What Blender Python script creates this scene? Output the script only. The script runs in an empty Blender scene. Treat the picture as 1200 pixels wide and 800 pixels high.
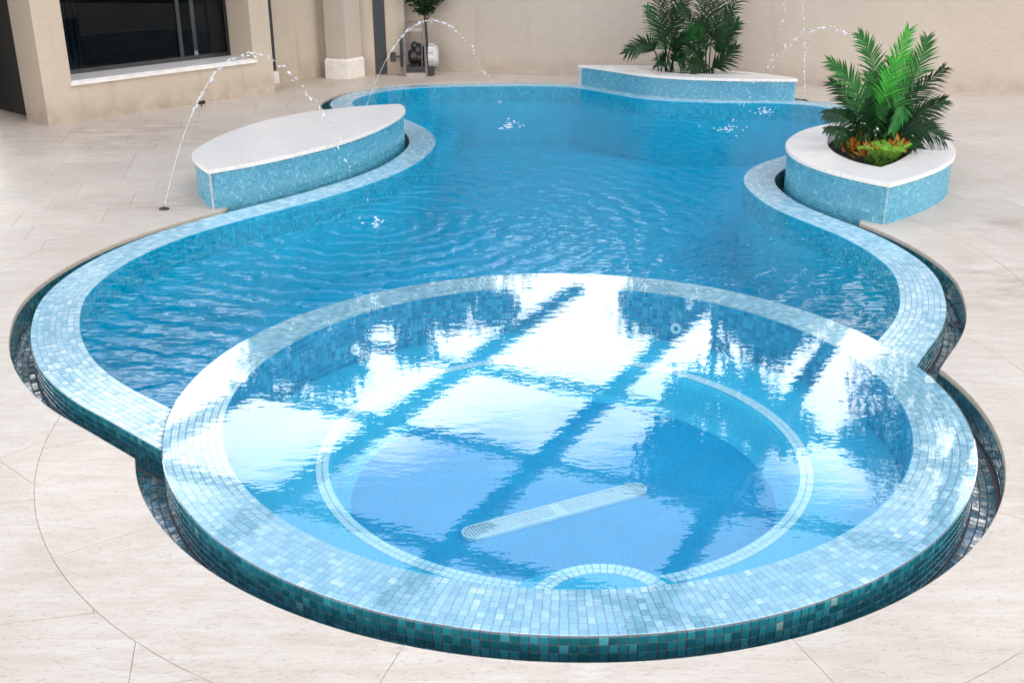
import bpy, bmesh, math, random
import numpy as np
from mathutils import Vector, Matrix, geometry
random.seed(7); np.random.seed(7)
SC = bpy.context.scene
COL = SC.collection
R = math.radians

# ------------------------------------------------------------------ camera
EYE = (-0.356, -6.98, 3.232)
PITCH, ROLL = 0.3841, 0.0056
cd = bpy.data.cameras.new('camera'); cam = bpy.data.objects.new('camera', cd); COL.objects.link(cam)
fw = Vector((0, math.cos(PITCH), -math.sin(PITCH))); rt = Vector((1, 0, 0)); dn = fw.cross(rt)
c_, s_ = math.cos(ROLL), math.sin(ROLL)
rt2, dn2 = c_*rt + s_*dn, -s_*rt + c_*dn
m3 = Matrix((rt2, -dn2, -fw)).transposed()
cam.matrix_world = Matrix.Translation(EYE) @ m3.to_4x4()
cd.sensor_width = 36; cd.lens = 38.51; cd.clip_start = .05; cd.clip_end = 2000
SC.camera = cam

# ------------------------------------------------------------------ light
SUN_EL, SUN_ROT = R(54), R(128)
sd = bpy.data.lights.new('sun', 'SUN'); sd.energy = 2.2; sd.angle = R(22); sd.color = (1, .88, .74)
sun = bpy.data.objects.new('sun', sd); COL.objects.link(sun)
sdir = Vector((math.sin(SUN_ROT)*math.cos(SUN_EL), math.cos(SUN_ROT)*math.cos(SUN_EL), math.sin(SUN_EL)))
sun.rotation_euler = (-sdir).to_track_quat('-Z', 'Y').to_euler(); sun.location = (8, -8, 14)
W = bpy.data.worlds.new('World'); SC.world = W; W.use_nodes = True
nt = W.node_tree; N = nt.nodes; L = nt.links
bg = N['Background']; bg.inputs['Strength'].default_value = .1
sky = N.new('ShaderNodeTexSky'); sky.sky_type = 'NISHITA'; sky.sun_disc = False
sky.sun_elevation = SUN_EL; sky.sun_rotation = SUN_ROT; sky.air_density = 1; sky.dust_density = 1.2
tc = N.new('ShaderNodeTexCoord'); mp = N.new('ShaderNodeMapping'); mp.inputs['Scale'].default_value = (1, 1, 2.2)
L.new(tc.outputs['Generated'], mp.inputs['Vector'])
cn = N.new('ShaderNodeTexNoise'); cn.inputs['Scale'].default_value = 1.7; cn.inputs['Detail'].default_value = 7
cn.inputs['Roughness'].default_value = .55
L.new(mp.outputs[0], cn.inputs['Vector'])
sx = N.new('ShaderNodeSeparateXYZ'); L.new(tc.outputs['Generated'], sx.inputs[0])
hz = N.new('ShaderNodeMapRange'); L.new(sx.outputs['Z'], hz.inputs['Value'])          # cloud bank thins with height
hz.inputs['From Min'].default_value = .36; hz.inputs['From Max'].default_value = .50
hz.inputs['To Min'].default_value = .2; hz.inputs['To Max'].default_value = -.13
ad = N.new('ShaderNodeMath'); ad.operation = 'ADD'; L.new(cn.outputs['Fac'], ad.inputs[0]); L.new(hz.outputs[0], ad.inputs[1])
cr = N.new('ShaderNodeMapRange'); L.new(ad.outputs[0], cr.inputs['Value']); cr.interpolation_type = 'SMOOTHSTEP'
cr.inputs['From Min'].default_value = .42; cr.inputs['From Max'].default_value = .66
mx = N.new('ShaderNodeMix'); mx.data_type = 'RGBA'; L.new(cr.outputs[0], mx.inputs['Factor'])
veil = N.new('ShaderNodeMix'); veil.data_type = 'RGBA'; veil.inputs['Factor'].default_value = .75
L.new(sky.outputs[0], veil.inputs['A']); veil.inputs['B'].default_value = (24, 30.5, 43, 1)   # thin high veil
L.new(veil.outputs['Result'], mx.inputs['A']); mx.inputs['B'].default_value = (92, 90, 87, 1)
L.new(mx.outputs['Result'], bg.inputs['Color'])
vs = SC.view_settings; vs.view_transform = 'Standard'; vs.look = 'None'; vs.exposure = -.90; vs.gamma = 1
SC.cycles.use_denoising = True
SC.cycles.max_bounces = 8; SC.cycles.transparent_max_bounces = 12

# ------------------------------------------------------------------ materials
class MatB:
    def __init__(s, name):
        s.m = bpy.data.materials.new(name); s.m.use_nodes = True
        s.t = s.m.node_tree; s.p = s.t.nodes['Principled BSDF']; s.out = s.t.nodes['Material Output']
        s.pos = None
    def n(s, typ, **kw):
        x = s.t.nodes.new('ShaderNode'+typ)
        for k, v in kw.items(): setattr(x, k, v)
        return x
    def l(s, a, b): s.t.links.new(a, b)
    def P(s):
        if s.pos is None: s.pos = s.n('NewGeometry')
        return s.pos.outputs['Position']
    def mapping(s, scale=(1, 1, 1), rot=(0, 0, 0)):
        x = s.n('Mapping'); x.inputs['Scale'].default_value = scale; x.inputs['Rotation'].default_value = rot
        s.l(s.P(), x.inputs['Vector']); return x.outputs[0]
    def noise(s, scale, detail=4, rough=.55, vec=None, dist=0):
        x = s.n('TexNoise'); x.inputs['Scale'].default_value = scale; x.inputs['Detail'].default_value = detail
        x.inputs['Roughness'].default_value = rough; x.inputs['Distortion'].default_value = dist
        s.l(vec if vec is not None else s.P(), x.inputs['Vector']); return x.outputs['Fac']
    def math(s, op, a, b=None, c=None):
        x = s.n('Math', operation=op)
        for i, v in enumerate((a, b, c)):
            if v is None: continue
            if isinstance(v, (int, float)): x.inputs[i].default_value = v
            else: s.l(v, x.inputs[i])
        return x.outputs[0]
    def ramp(s, fac, stops, interp='LINEAR'):
        x = s.n('ValToRGB'); x.color_ramp.interpolation = interp
        e = x.color_ramp.elements
        while len(e) < len(stops): e.new(.5)
        for i, (p, c) in enumerate(stops):
            e[i].position = p; e[i].color = (*c, 1) if len(c) == 3 else c
        s.l(fac, x.inputs[0]); return x.outputs[0]
    def mix(s, fac, a, b, mode='MIX'):
        x = s.n('Mix', data_type='RGBA', blend_type=mode)
        for k, v in (('Factor', fac), ('A', a), ('B', b)):
            if isinstance(v, (int, float)): x.inputs[k].default_value = v
            elif isinstance(v, tuple): x.inputs[k].default_value = (*v, 1)
            else: s.l(v, x.inputs[k])
        return x.outputs['Result']
    def rng(s, v, a, b, c=0., d=1.):
        x = s.n('MapRange'); s.l(v, x.inputs['Value'])
        for k, q in (('From Min', a), ('From Max', b), ('To Min', c), ('To Max', d)): x.inputs[k].default_value = q
        return x.outputs[0]
    def bump(s, h, strength=1., dist=.01):
        x = s.n('Bump'); x.inputs['Strength'].default_value = strength; x.inputs['Distance'].default_value = dist
        s.l(h, x.inputs['Height']); return x.outputs[0]
    def set(s, **kw):
        for k, v in kw.items():
            k = k.replace('_', ' ')
            i = s.p.inputs[k]
            if hasattr(v, 'is_linked') or hasattr(v, 'links'): s.l(v, i)
            elif isinstance(v, tuple) and len(v) == 3 and i.type == 'RGBA': i.default_value = (*v, 1)
            else: i.default_value = v
        return s
    def rand(s):
        g = s.P() and s.pos; o = s.n('ObjectInfo')
        return s.math('FRACT', s.math('ADD', g.outputs['Random Per Island'], o.outputs['Random']))

def plain(name, col, rough=.6, var=.12, scale=6, metal=0., bump=0.):
    b = MatB(name); nz = b.noise(scale, 5)
    k = b.rng(nz, .3, .7, 1-var, 1+var)
    b.set(Base_Color=b.mix(1., col, b.n('CombineColor').outputs[0], 'MULTIPLY') if False else b.mix(b.rng(nz, .3, .7), tuple(c*(1-var) for c in col), tuple(min(1, c*(1+var)) for c in col)),
          Roughness=rough, Metallic=metal)
    if bump: b.set(Normal=b.bump(b.noise(scale*12, 3), 1, bump))
    return b.m

def mat_tile(name, stops, ior=1.9, rough=.1):
    b = MatB(name); r = b.rand()
    col = b.ramp(r, stops)
    fine = b.noise(90, 2)
    col = b.mix(b.rng(fine, .35, .75, 0, .25), col, stops[1][1])
    b.set(Base_Color=col, Roughness=b.rng(b.math('FRACT', b.math('MULTIPLY', r, 7.3)), 0, 1, rough*.6, rough*1.6), IOR=ior)
    h = b.math('ADD', b.math('MULTIPLY', b.math('FRACT', b.math('MULTIPLY', r, 13.7)), .0), b.noise(40, 2))
    b.set(Normal=b.bump(h, .5, .002))
    return b.m
TEAL = [(0, (.006, .085, .10)), (.35, (.009, .115, .14)), (.7, (.014, .16, .195)), (.93, (.022, .20, .24)), (.985, (.05, .27, .32)), (1, (.26, .36, .30))]
M_TILE = mat_tile('teal glass mosaic', TEAL, 2.3, .09)
M_TOPTILE = mat_tile('sheen-paled rim mosaic', [(0, (.17, .36, .43)), (.3, (.22, .42, .495)), (.65, (.28, .47, .545)), (.9, (.36, .53, .60)), (.98, (.46, .60, .65)), (1, (.6, .64, .56))], 1.9, .1)  # sky sheen on the rim tops put into the tile colour, paler than the walls
M_WALLTILE = mat_tile('blue glass mosaic', [(0, (.03, .23, .335)), (.35, (.04, .265, .375)), (.75, (.055, .30, .415)), (.95, (.085, .35, .46)), (1, (.15, .44, .53))], 1.65, .18)
M_SUBTILE = mat_tile('submerged mosaic', [(0, (.03, .34, .42)), (.6, (.05, .43, .51)), (1, (.09, .52, .6))], 1.4, .4)
M_SPATILE = mat_tile('blue submerged mosaic', [(0, (.02, .25, .40)), (.6, (.035, .33, .49)), (1, (.09, .45, .6))], 1.4, .4)
M_PALETILE = mat_tile('pale step mosaic', [(0, (.80, .82, .80)), (1, (.9, .9, .88))], 1.5, .2)
M_GROUT = plain('sanded grout', (.36, .34, .37), .8, .2, 40)
M_GROUTD = plain('brown grout', (.17, .13, .12), .8, .2, 40)

def mat_plaster(name='blue quartz plaster', c0=(.03, .43, .53), c1=(.045, .51, .61), sp=(.025, .29, .38), li=(.15, .62, .70)):
    b = MatB(name)
    v = b.n('TexVoronoi'); v.inputs['Scale'].default_value = 55; b.l(b.P(), v.inputs['Vector'])
    nz = b.noise(3, 4); f = b.noise(75, 3, .7)
    c = b.mix(b.rng(nz, .3, .7), c0, c1)
    c = b.mix(b.rng(f, .56, .64), c, sp)
    c = b.mix(b.rng(v.outputs['Distance'], .0, .22, .5, 0), c, li)
    b.set(Base_Color=c, Roughness=.7); return b.m
M_PLASTER = mat_plaster(); M_LEDGE = mat_plaster('light aqua plaster', (.07, .52, .66), (.10, .58, .72), (.03, .30, .46), (.2, .66, .78)); M_SPAPLASTER = mat_plaster('pale blue quartz plaster', (.016, .36, .54), (.026, .42, .61), (.006, .16, .32), (.08, .50, .66))

def mat_water(name, tint, ior, rings, chop, graze=.5, rough=.015):
    """clear tinted water: see-through body under a rippled mirror skin"""
    b = MatB(name); P = b.P()
    sep = b.n('SeparateXYZ'); b.l(P, sep.inputs[0])
    H = None
    wob = b.noise(2.2, 2)
    for (x, y, amp, lam, dec) in rings:
        dx = b.math('SUBTRACT', sep.outputs[0], x); dy = b.math('SUBTRACT', sep.outputs[1], y)
        d = b.math('SQRT', b.math('ADD', b.math('MULTIPLY', dx, dx), b.math('MULTIPLY', dy, dy)))
        dd = b.math('ADD', d, b.math('MULTIPLY', wob, .55))
        sn = b.math('SINE', b.math('MULTIPLY', dd, 2*math.pi/lam))
        fall = b.math('EXPONENT', b.math('MULTIPLY', d, -1/dec))
        h = b.math('MULTIPLY', b.math('MULTIPLY', sn, fall), amp)
        H = h if H is None else b.math('ADD', H, h)
    for (sc, amp, det, stretch) in chop:
        vec = b.mapping((1, stretch, 1), (0, 0, R(8)))
        h = b.noise(sc, det, .5, vec)
        if amp < 0:      # sharp little crests instead of rolling ones, in gusts
            h = b.math('SUBTRACT', 1, b.math('MULTIPLY', b.math('ABSOLUTE', b.math('SUBTRACT', h, .5)), 2))
            h = b.math('MULTIPLY', b.math('POWER', h, 3), b.rng(b.noise(.8, 2), .4, .62, .15, 1))
        h = b.math('MULTIPLY', h, abs(amp))
        H = h if H is None else b.math('ADD', H, h)
    nrm = b.bump(H, 1, 1)
    tr = b.n('BsdfTransparent'); tr.inputs[0].default_value = (*tint, 1)
    gl = b.n('BsdfGlossy'); gl.inputs['Roughness'].default_value = rough; b.l(nrm, gl.inputs['Normal'])
    gl.inputs['Color'].default_value = (1, 1, 1, 1)
    geo = b.n('NewGeometry'); vd = b.n('VectorMath', operation='DOT_PRODUCT'); b.l(nrm, vd.inputs[0]); b.l(geo.outputs['Incoming'], vd.inputs[1])
    f0 = ((ior-1)/(ior+1))**2
    gz = b.math('POWER', b.math('SUBTRACT', 1, b.math('MINIMUM', b.math('ABSOLUTE', vd.outputs['Value']), 1)), 5)
    fr = b.math('ADD', b.math('MULTIPLY', gz, graze), f0)
    ms = b.n('MixShader'); b.l(fr, ms.inputs[0]); b.l(tr.outputs[0], ms.inputs[1]); b.l(gl.outputs[0], ms.inputs[2])
    b.l(ms.outputs[0], b.out.inputs['Surface'])
    return b.m
M_WATER = mat_water('pool water', (.05, .74, .86), 1.7,
    [(-1.85, 4.4, .0125, .29, 3.2), (-.33, 9.85, .003, .22, 1.6), (2.9, 9.42, .003, .22, 1.6), (3.75, 10.9, .0025, .22, 1.2)],
    [(2.2, .0065, 1, 2.2), (6, .0052, 1, 2.8), (24, .0004, 1, 1.4)], .12)
M_FILM = mat_water('thin water film', (.88, .97, .99), 1.95, [], [(6, .0005, 2, 2.0)], .75, .04)
M_SPAWATER = mat_water('spa water', (.68, .89, .95), 2.25, [], [(1.3, .0008, 1, 1.4), (6, .0006, 2, 2.0), (22, .00013, 1, 1.6)])

def mat_stone(name, a, bcol, dark, rough=.42, stains=True):
    b = MatB(name); o = b.n('ObjectInfo')
    streak = b.noise(2.4, 8, .62, b.mapping((1, 5, 1), (0, 0, R(-14))), .6)
    cloud = b.noise(.9, 4)
    c = b.mix(b.rng(streak, .36, .62), a, bcol)
    c = b.mix(b.rng(cloud, .45, .75, 0, .55), c, dark)
    pit = b.noise(26, 5, .6, b.mapping((1, 2.6, 1), (0, 0, R(-14))))
    c = b.mix(b.rng(pit, .585, .68, 0, .6), c, (.29, .21, .17))
    vein = b.noise(5, 6, .6, b.mapping((.5, 3.2, 1), (0, 0, R(20))), 1.5)
    vv = b.math('ABSOLUTE', b.math('SUBTRACT', vein, .5))
    c = b.mix(b.rng(vv, 0, .016, .55, 0), c, (.33, .235, .18))
    k = b.rng(o.outputs['Random'], 0, 1, .95, 1.03)
    hs = b.n('HueSaturation'); b.l(c, hs.inputs['Color']); b.l(k, hs.inputs['Value']); c = hs.outputs[0]
    if stains:   # damp brown marks near the drains and the gutter
        sep = b.n('SeparateXYZ'); b.l(b.P(), sep.inputs[0]); tot = None
        for (x, y, rx, ry) in ((4.1, 2.2, .55, .9), (-4.3, 5.25, .8, .35), (-6.2, 9.6, 1.6, 1.2), (4.9, 4.3, .6, .35)):
            dx = b.math('DIVIDE', b.math('SUBTRACT', sep.outputs[0], x), rx); dy = b.math('DIVIDE', b.math('SUBTRACT', sep.outputs[1], y), ry)
            g = b.math('EXPONENT', b.math('MULTIPLY', b.math('ADD', b.math('MULTIPLY', dx, dx), b.math('MULTIPLY', dy, dy)), -1.))
            tot = g if tot is None else b.math('ADD', tot, g)
        patch = b.noise(2.2, 5, .6, b.mapping((1, 2.2, 1), (0, 0, R(-10))))
        c = b.mix(b.math('MULTIPLY', tot, b.rng(patch, .42, .62, 0, .6)), c, (.27, .19, .14))
    b.set(Base_Color=c, Roughness=b.rng(cloud, .3, .7, rough*.85, rough*1.2))
    b.set(Normal=b.bump(pit, .3, .004)); return b.m
M_STONE = mat_stone('travertine', (.485, .40, .315), (.55, .48, .395), (.43, .345, .26))
M_CAP = mat_stone('cream limestone', (.66, .61, .545), (.70, .655, .595), (.60, .55, .485), .3, False)
M_JOINT = plain('joint mortar', (.40, .32, .255), .9, .2, 30)

def mat_stucco(name, col, low):
    b = MatB(name)
    c = b.mix(b.rng(b.noise(.7, 5), .3, .7), col, tuple(x*.92 for x in col))
    g = b.noise(180, 3)
    c = b.mix(b.rng(g, .35, .7, 0, .25), c, tuple(x*.75 for x in col))
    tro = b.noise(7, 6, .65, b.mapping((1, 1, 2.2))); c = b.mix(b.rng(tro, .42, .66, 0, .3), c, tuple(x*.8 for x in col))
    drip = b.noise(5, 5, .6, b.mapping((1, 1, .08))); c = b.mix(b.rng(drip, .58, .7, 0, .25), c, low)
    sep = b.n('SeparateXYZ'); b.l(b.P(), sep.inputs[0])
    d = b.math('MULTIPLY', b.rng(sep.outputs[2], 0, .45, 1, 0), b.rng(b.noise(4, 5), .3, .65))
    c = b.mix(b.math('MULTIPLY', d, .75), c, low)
    b.set(Base_Color=c, Roughness=.85, Normal=b.bump(b.math('ADD', g, b.math('MULTIPLY', tro, 1.5)), .8, .006)); return b.m
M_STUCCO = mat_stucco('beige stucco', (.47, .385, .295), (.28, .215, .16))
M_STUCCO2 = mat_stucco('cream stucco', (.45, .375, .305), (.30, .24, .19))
M_PLINTH = plain('pale plinth stone', (.62, .57, .5), .6, .1, 5)
M_SILL = plain('pale sill marble', (.62, .58, .54), .35, .12, 8)
M_BLACK = plain('black metal', (.012, .012, .013), .4, .2, 10)
M_DARK = plain('dark room', (.02, .018, .016), .9, .2, 3)  # shade inside room and porch put into the wall colour
M_TIMBER = plain('weathered dark timber', (.13, .10, .095), .7, .3, 14)
M_TIMBERL = plain('pale timber plank', (.30, .25, .22), .7, .2, 14)
M_WHITE = plain('white plastic', (.78, .78, .76), .4, .08, 10)
M_BEAM = plain('dark stained beam', (.030, .026, .024), .7, .3, 5)
M_SOIL = plain('dark soil', (.022, .015, .010), .95, .4, 20, 0, .02)
M_BARK = plain('bark', (.06, .045, .032), .9, .35, 14, 0, .01)
M_STEM = plain('green stem', (.035, .07, .02), .5, .3, 20)
b = MatB('dark glass'); tr = b.n('BsdfTransparent'); tr.inputs[0].default_value = (.42, .46, .5, 1); gl = b.n('BsdfGlossy'); gl.inputs['Roughness'].default_value = .01
lw = b.n('LayerWeight'); lw.inputs[0].default_value = .25; ms = b.n('MixShader'); b.l(b.math('MULTIPLY', lw.outputs['Fresnel'], .45), ms.inputs[0]); b.l(tr.outputs[0], ms.inputs[1]); b.l(gl.outputs[0], ms.inputs[2]); b.l(ms.outputs[0], b.out.inputs['Surface']); M_GLASS = b.m

def mat_leaf(name, stops, rough=.55, tr=.2):
    b = MatB(name); c = b.ramp(b.rand(), stops)
    c = b.mix(b.rng(b.noise(9, 3), .35, .7, 0, .4), c, tuple(x*.55 for x in stops[0][1]))
    b.set(Base_Color=c, Roughness=rough, Specular_IOR_Level=.25)
    tl = b.n('BsdfTranslucent'); b.l(c, tl.inputs[0]); ms = b.n('MixShader'); ms.inputs[0].default_value = tr
    b.l(b.p.outputs[0], ms.inputs[1]); b.l(tl.outputs[0], ms.inputs[2]); b.l(ms.outputs[0], b.out.inputs['Surface'])
    return b.m
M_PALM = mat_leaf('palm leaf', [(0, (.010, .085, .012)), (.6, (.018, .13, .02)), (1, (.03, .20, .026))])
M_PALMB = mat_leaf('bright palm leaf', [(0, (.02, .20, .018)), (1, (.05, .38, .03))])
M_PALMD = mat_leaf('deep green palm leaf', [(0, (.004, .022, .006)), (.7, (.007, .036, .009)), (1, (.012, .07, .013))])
M_FERN = mat_leaf('fern leaf', [(0, (.13, .30, .02)), (1, (.28, .50, .05))])
M_CROTON = mat_leaf('croton leaf', [(0, (.45, .06, .02)), (.35, (.55, .12, .02)), (.6, (.35, .20, .02)), (.8, (.08, .16, .02)), (1, (.05, .12, .02))])
M_UNDER = mat_leaf('low green leaf', [(0, (.03, .09, .015)), (.7, (.07, .15, .02)), (1, (.14, .19, .02))])
M_TREE = mat_leaf('tree leaf', [(0, (.014, .034, .012)), (1, (.04, .075, .02))])
b = MatB('clear droplets'); b.set(Base_Color=(.92, .96, 1.), Roughness=.05, Transmission_Weight=.55, IOR=1.33); M_DROP = b.m
b = MatB('foam'); b.set(Base_Color=(.80, .86, .9), Roughness=.3, Transmission_Weight=.3, IOR=1.33); M_FOAM = b.m

# ------------------------------------------------------------------ object helpers
def link(o, parent=None):
    COL.objects.link(o)
    if parent: o.parent = parent
    return o
def mesh(name, V, F, mat, parent=None, smooth=False, kind=None, mats=None, fm=None):
    me = bpy.data.meshes.new(name); me.from_pydata([tuple(v) for v in V], [], [tuple(f) for f in F])
    for m in (mats or [mat]): me.materials.append(m)
    if fm is not None: me.polygons.foreach_set('material_index', fm)
    if smooth: me.polygons.foreach_set('use_smooth', [True]*len(me.polygons))
    me.update()
    o = bpy.data.objects.new(name, me); link(o, parent)
    if kind: o['kind'] = kind
    return o
def bm_obj(name, bm, mat, parent=None, smooth=False, kind=None):
    me = bpy.data.meshes.new(name); bm.to_mesh(me); bm.free(); me.materials.append(mat)
    if smooth: me.polygons.foreach_set('use_smooth', [True]*len(me.polygons))
    o = bpy.data.objects.new(name, me); link(o, parent)
    if kind: o['kind'] = kind
    return o
def empty(name, loc=(0, 0, 0)):
    o = bpy.data.objects.new(name, None); o.location = loc; o.empty_display_size = .2; return link(o)
def tag(o, label, cat, group=None):
    o['label'] = label; o['category'] = cat
    if group: o['group'] = group
    return o
def struct(o): o['kind'] = 'structure'; return o
def place(o, root):
    """parent o (built in world coordinates) to a root that stands elsewhere"""
    o.parent = root; o.matrix_parent_inverse = Matrix.Translation(root.location).inverted(); return o

class MB:
    """collects shapes for ONE mesh"""
    def __init__(s): s.V = []; s.F = []
    def add(s, V, F):
        k = len(s.V); s.V += [tuple(v) for v in V]; s.F += [tuple(i+k for i in f) for f in F]
    def box8(s, P8): s.add(P8, [(0, 3, 2, 1), (4, 5, 6, 7), (0, 1, 5, 4), (1, 2, 6, 5), (2, 3, 7, 6), (3, 0, 4, 7)])
    def box(s, x0, x1, y0, y1, z0, z1): s.box8([(x0, y0, z0), (x1, y0, z0), (x1, y1, z0), (x0, y1, z0), (x0, y0, z1), (x1, y0, z1), (x1, y1, z1), (x0, y1, z1)])
    def fbox(s, A, u, n, t0, t1, d0, d1, z0, z1):
        q = lambda t, d, z: (A[0]+u[0]*t+n[0]*d, A[1]+u[1]*t+n[1]*d, z)
        s.box8([q(t0, d0, z0), q(t1, d0, z0), q(t1, d1, z0), q(t0, d1, z0), q(t0, d0, z1), q(t1, d0, z1), q(t1, d1, z1), q(t0, d1, z1)])
    def tube(s, pts, rad, k=6, cap=True):
        pts = [Vector(p) for p in pts]; n = len(pts)
        rad = rad if isinstance(rad, (list, tuple)) else [rad]*n
        base = len(s.V); V = []; F = []
        for i, p in enumerate(pts):
            t = (pts[min(i+1, n-1)]-pts[max(i-1, 0)]).normalized()
            a = t.cross(Vector((.31, .2, .93))).normalized()
            if a.length < .1: a = t.cross(Vector((1, 0, 0))).normalized()
            b2 = t.cross(a)
            for j in range(k):
                an = 2*math.pi*j/k; V.append(p+(a*math.cos(an)+b2*math.sin(an))*rad[i])
        for i in range(n-1):
            for j in range(k): F.append((i*k+j, i*k+(j+1) % k, (i+1)*k+(j+1) % k, (i+1)*k+j))
        if cap: F.append(tuple(range(k))[::-1]); F.append(tuple((n-1)*k+j for j in range(k)))
        s.add(V, F)
    def ball(s, c, r, seg=6, rings=4, sq=(1, 1, 1)):
        V = [(c[0], c[1], c[2]+r*sq[2])]; F = []
        for i in range(1, rings):
            th = math.pi*i/rings
            for j in range(seg):
                ph = 2*math.pi*j/seg; V.append((c[0]+r*sq[0]*math.sin(th)*math.cos(ph), c[1]+r*sq[1]*math.sin(th)*math.sin(ph), c[2]+r*sq[2]*math.cos(th)))
        V.append((c[0], c[1], c[2]-r*sq[2]))
        for j in range(seg): F.append((0, 1+j, 1+(j+1) % seg))
        for i in range(rings-2):
            for j in range(seg): F.append((1+i*seg+j, 1+(i+1)*seg+j, 1+(i+1)*seg+(j+1) % seg, 1+i*seg+(j+1) % seg))
        e = len(V)-1; o = 1+(rings-2)*seg
        for j in range(seg): F.append((e, o+(j+1) % seg, o+j))
        s.add(V, F)
    def build(s, name, mat, parent=None, smooth=False, kind=None): return mesh(name, s.V, s.F, mat, parent, smooth, kind)

# ------------------------------------------------------------------ plan curves
def catmull(P, closed=False, sub=24):
    P = np.array(P, float); n = len(P); out = []
    for i in range(n if closed else n-1):
        if closed: p0, p1, p2, p3 = P[i-1], P[i], P[(i+1) % n], P[(i+2) % n]
        else: p0, p1, p2, p3 = P[max(i-1, 0)], P[i], P[i+1], P[min(i+2, n-1)]
        for k in range(sub):
            t = k/sub
            out.append(.5*((2*p1)+(-p0+p2)*t+(2*p0-5*p1+4*p2-p3)*t*t+(-p0+3*p1-3*p2+p3)*t**3))
    if not closed: out.append(P[-1])
    return np.array(out)
def resample(C, step=None, n=None):
    d = np.r_[0, np.cumsum(np.linalg.norm(np.diff(C, axis=0), axis=1))]
    n = n or max(2, int(round(d[-1]/step))+1)
    t = np.linspace(0, d[-1], n); return np.c_[np.interp(t, d, C[:, 0]), np.interp(t, d, C[:, 1])]
def smooth(C, it=6):
    C = C.copy()
    for _ in range(it): C[1:-1] = .25*C[:-2]+.5*C[1:-1]+.25*C[2:]
    return C
def normals(C):
    T = np.gradient(C, axis=0); T /= np.linalg.norm(T, axis=1)[:, None]
    return np.c_[T[:, 1], -T[:, 0]]          # right-hand side of travel
def offset(C, d): return C+normals(C)*(d[:, None] if isinstance(d, np.ndarray) else d)
def inside(pts, poly):
    pts = np.atleast_2d(pts); x, y = pts[:, 0], pts[:, 1]; r = np.zeros(len(pts), bool)
    x0, y0 = poly[:, 0], poly[:, 1]; x1, y1 = np.roll(x0, -1), np.roll(y0, -1)
    for a, b2, c, d in zip(x0, y0, x1, y1):
        if b2 == d: continue
        r ^= ((b2 > y) != (d > y)) & (x < (c-a)*(y-b2)/(d-b2)+a)
    return r
def circle(r, n=240, c=(0, 0)):
    a = np.arange(n)*2*math.pi/n; return np.c_[c[0]+r*np.cos(a), c[1]+r*np.sin(a)]
def clean(C, ref, d):
    D = np.array([np.min(np.hypot(*(ref-p).T)) for p in C]); return C[D > d-.03]

# waterline of the main pool, walked clockwise from the spa's left to its right
WL = 2*np.array([(-1.43,-.01),(-1.56,.10),(-1.67,.22),(-1.79,.38),(-1.92,.62),(-2.01,.87),(-2.06,1.06),(-2.07,1.27),(-2.05,1.49),(-1.98,1.76),(-1.88,1.98),(-1.76,2.17),(-1.59,2.39),(-1.41,2.60),(-1.22,2.85),(-1.05,3.11),(-.88,3.44),(-.77,3.81),(-.72,4.15),(-.72,4.40),(-.78,4.72),(-.90,5.02),(-1.04,5.28),(-1.24,5.52),(-1.44,5.72),(-1.54,5.95),(-1.53,6.2),(-1.42,6.48),(-1.2,6.7),(-.88,6.82),(-.49,6.86),(0,6.86),(.27,6.82),(.47,6.71),(.68,6.45),(.97,6.12),(1.28,5.98),(1.63,5.90),(2.08,5.87),(2.39,5.72),(2.55,5.4),(2.55,5.0),(2.40,4.65),(2.12,4.32),(1.88,4.07),(1.67,3.83),(1.45,3.60),(1.32,3.37),(1.25,3.14),(1.24,2.89),(1.27,2.60),(1.34,2.36),(1.43,2.15),(1.51,1.97),(1.57,1.74),(1.60,1.50),(1.59,1.29),(1.54,1.09),(1.47,.87),(1.38,.69),(1.27,.52)])
WL = smooth(resample(catmull(WL), .05), 30)
def grow(p, q, m): d = (p-q)/np.linalg.norm(p-q); return [p+d*m*t for t in (1, .75, .5, .25)]
WL = resample(np.vstack([grow(WL[0], WL[8], .7), WL, grow(WL[-1], WL[-9], .45)[::-1]]), .04)
SIDE = -1.0      # outside lies on the left of travel
OUT = lambda d: offset(WL, SIDE*d)
RW, GW, BW = .376, .16, .58      # tiled rim, gutter, coping band
R_OUT, R_IN, R_DECK = 2.70, 2.324, 2.866

BENCH = np.array([(-3.741,5.093),(-3.296,5.509),(-2.892,6.002),(-2.473,6.634),(-2.135,7.415),(-1.929,8.194),(-1.865,8.75),(-1.925,9.17),(-2.01,9.33)])
BENCH_B = np.array([(-2.01,9.33),(-2.40,9.22),(-2.86,9.0),(-3.355,8.593),(-3.81,7.908),(-4.078,7.105),(-4.175,6.425),(-4.163,5.987),(-3.99,5.526),(-3.741,5.093)])
PLANT = np.array([(4.42,8.02),(3.864,7.622),(3.412,7.172),(3.064,6.535),(2.945,5.944),(2.983,5.44),(3.149,4.967),(3.406,4.562),(3.622,4.307)])
PLANT_B = np.array([(3.622,4.307),(3.964,4.587),(4.396,5.019),(4.706,5.44),(4.898,5.846),(5.047,6.379),(5.06,6.85),(4.93,7.3),(4.70,7.72),(4.42,8.02)])
BACKP = np.array([(.90,13.82),(1.42,13.26),(1.98,12.60),(2.6,12.24),(3.31,12.06),(3.9,11.97),(4.52,11.93)])
BACKP_B = np.array([(4.52,11.93),(4.52,12.1),(4.15,12.56),(3.5,13.08),(2.79,13.45),(1.88,13.74),(.90,13.82)])
def leafcurve(a, b2): return [resample(catmull(a), .03), resample(catmull(b2), .03)]
LB, LP, LK = leafcurve(BENCH, BENCH_B), leafcurve(PLANT, PLANT_B), leafcurve(BACKP, BACKP_B)
poly = lambda two: np.vstack([two[0][:-1], two[1][:-1]])

Z_DECK, Z_GUT = -.022, -.27
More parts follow.
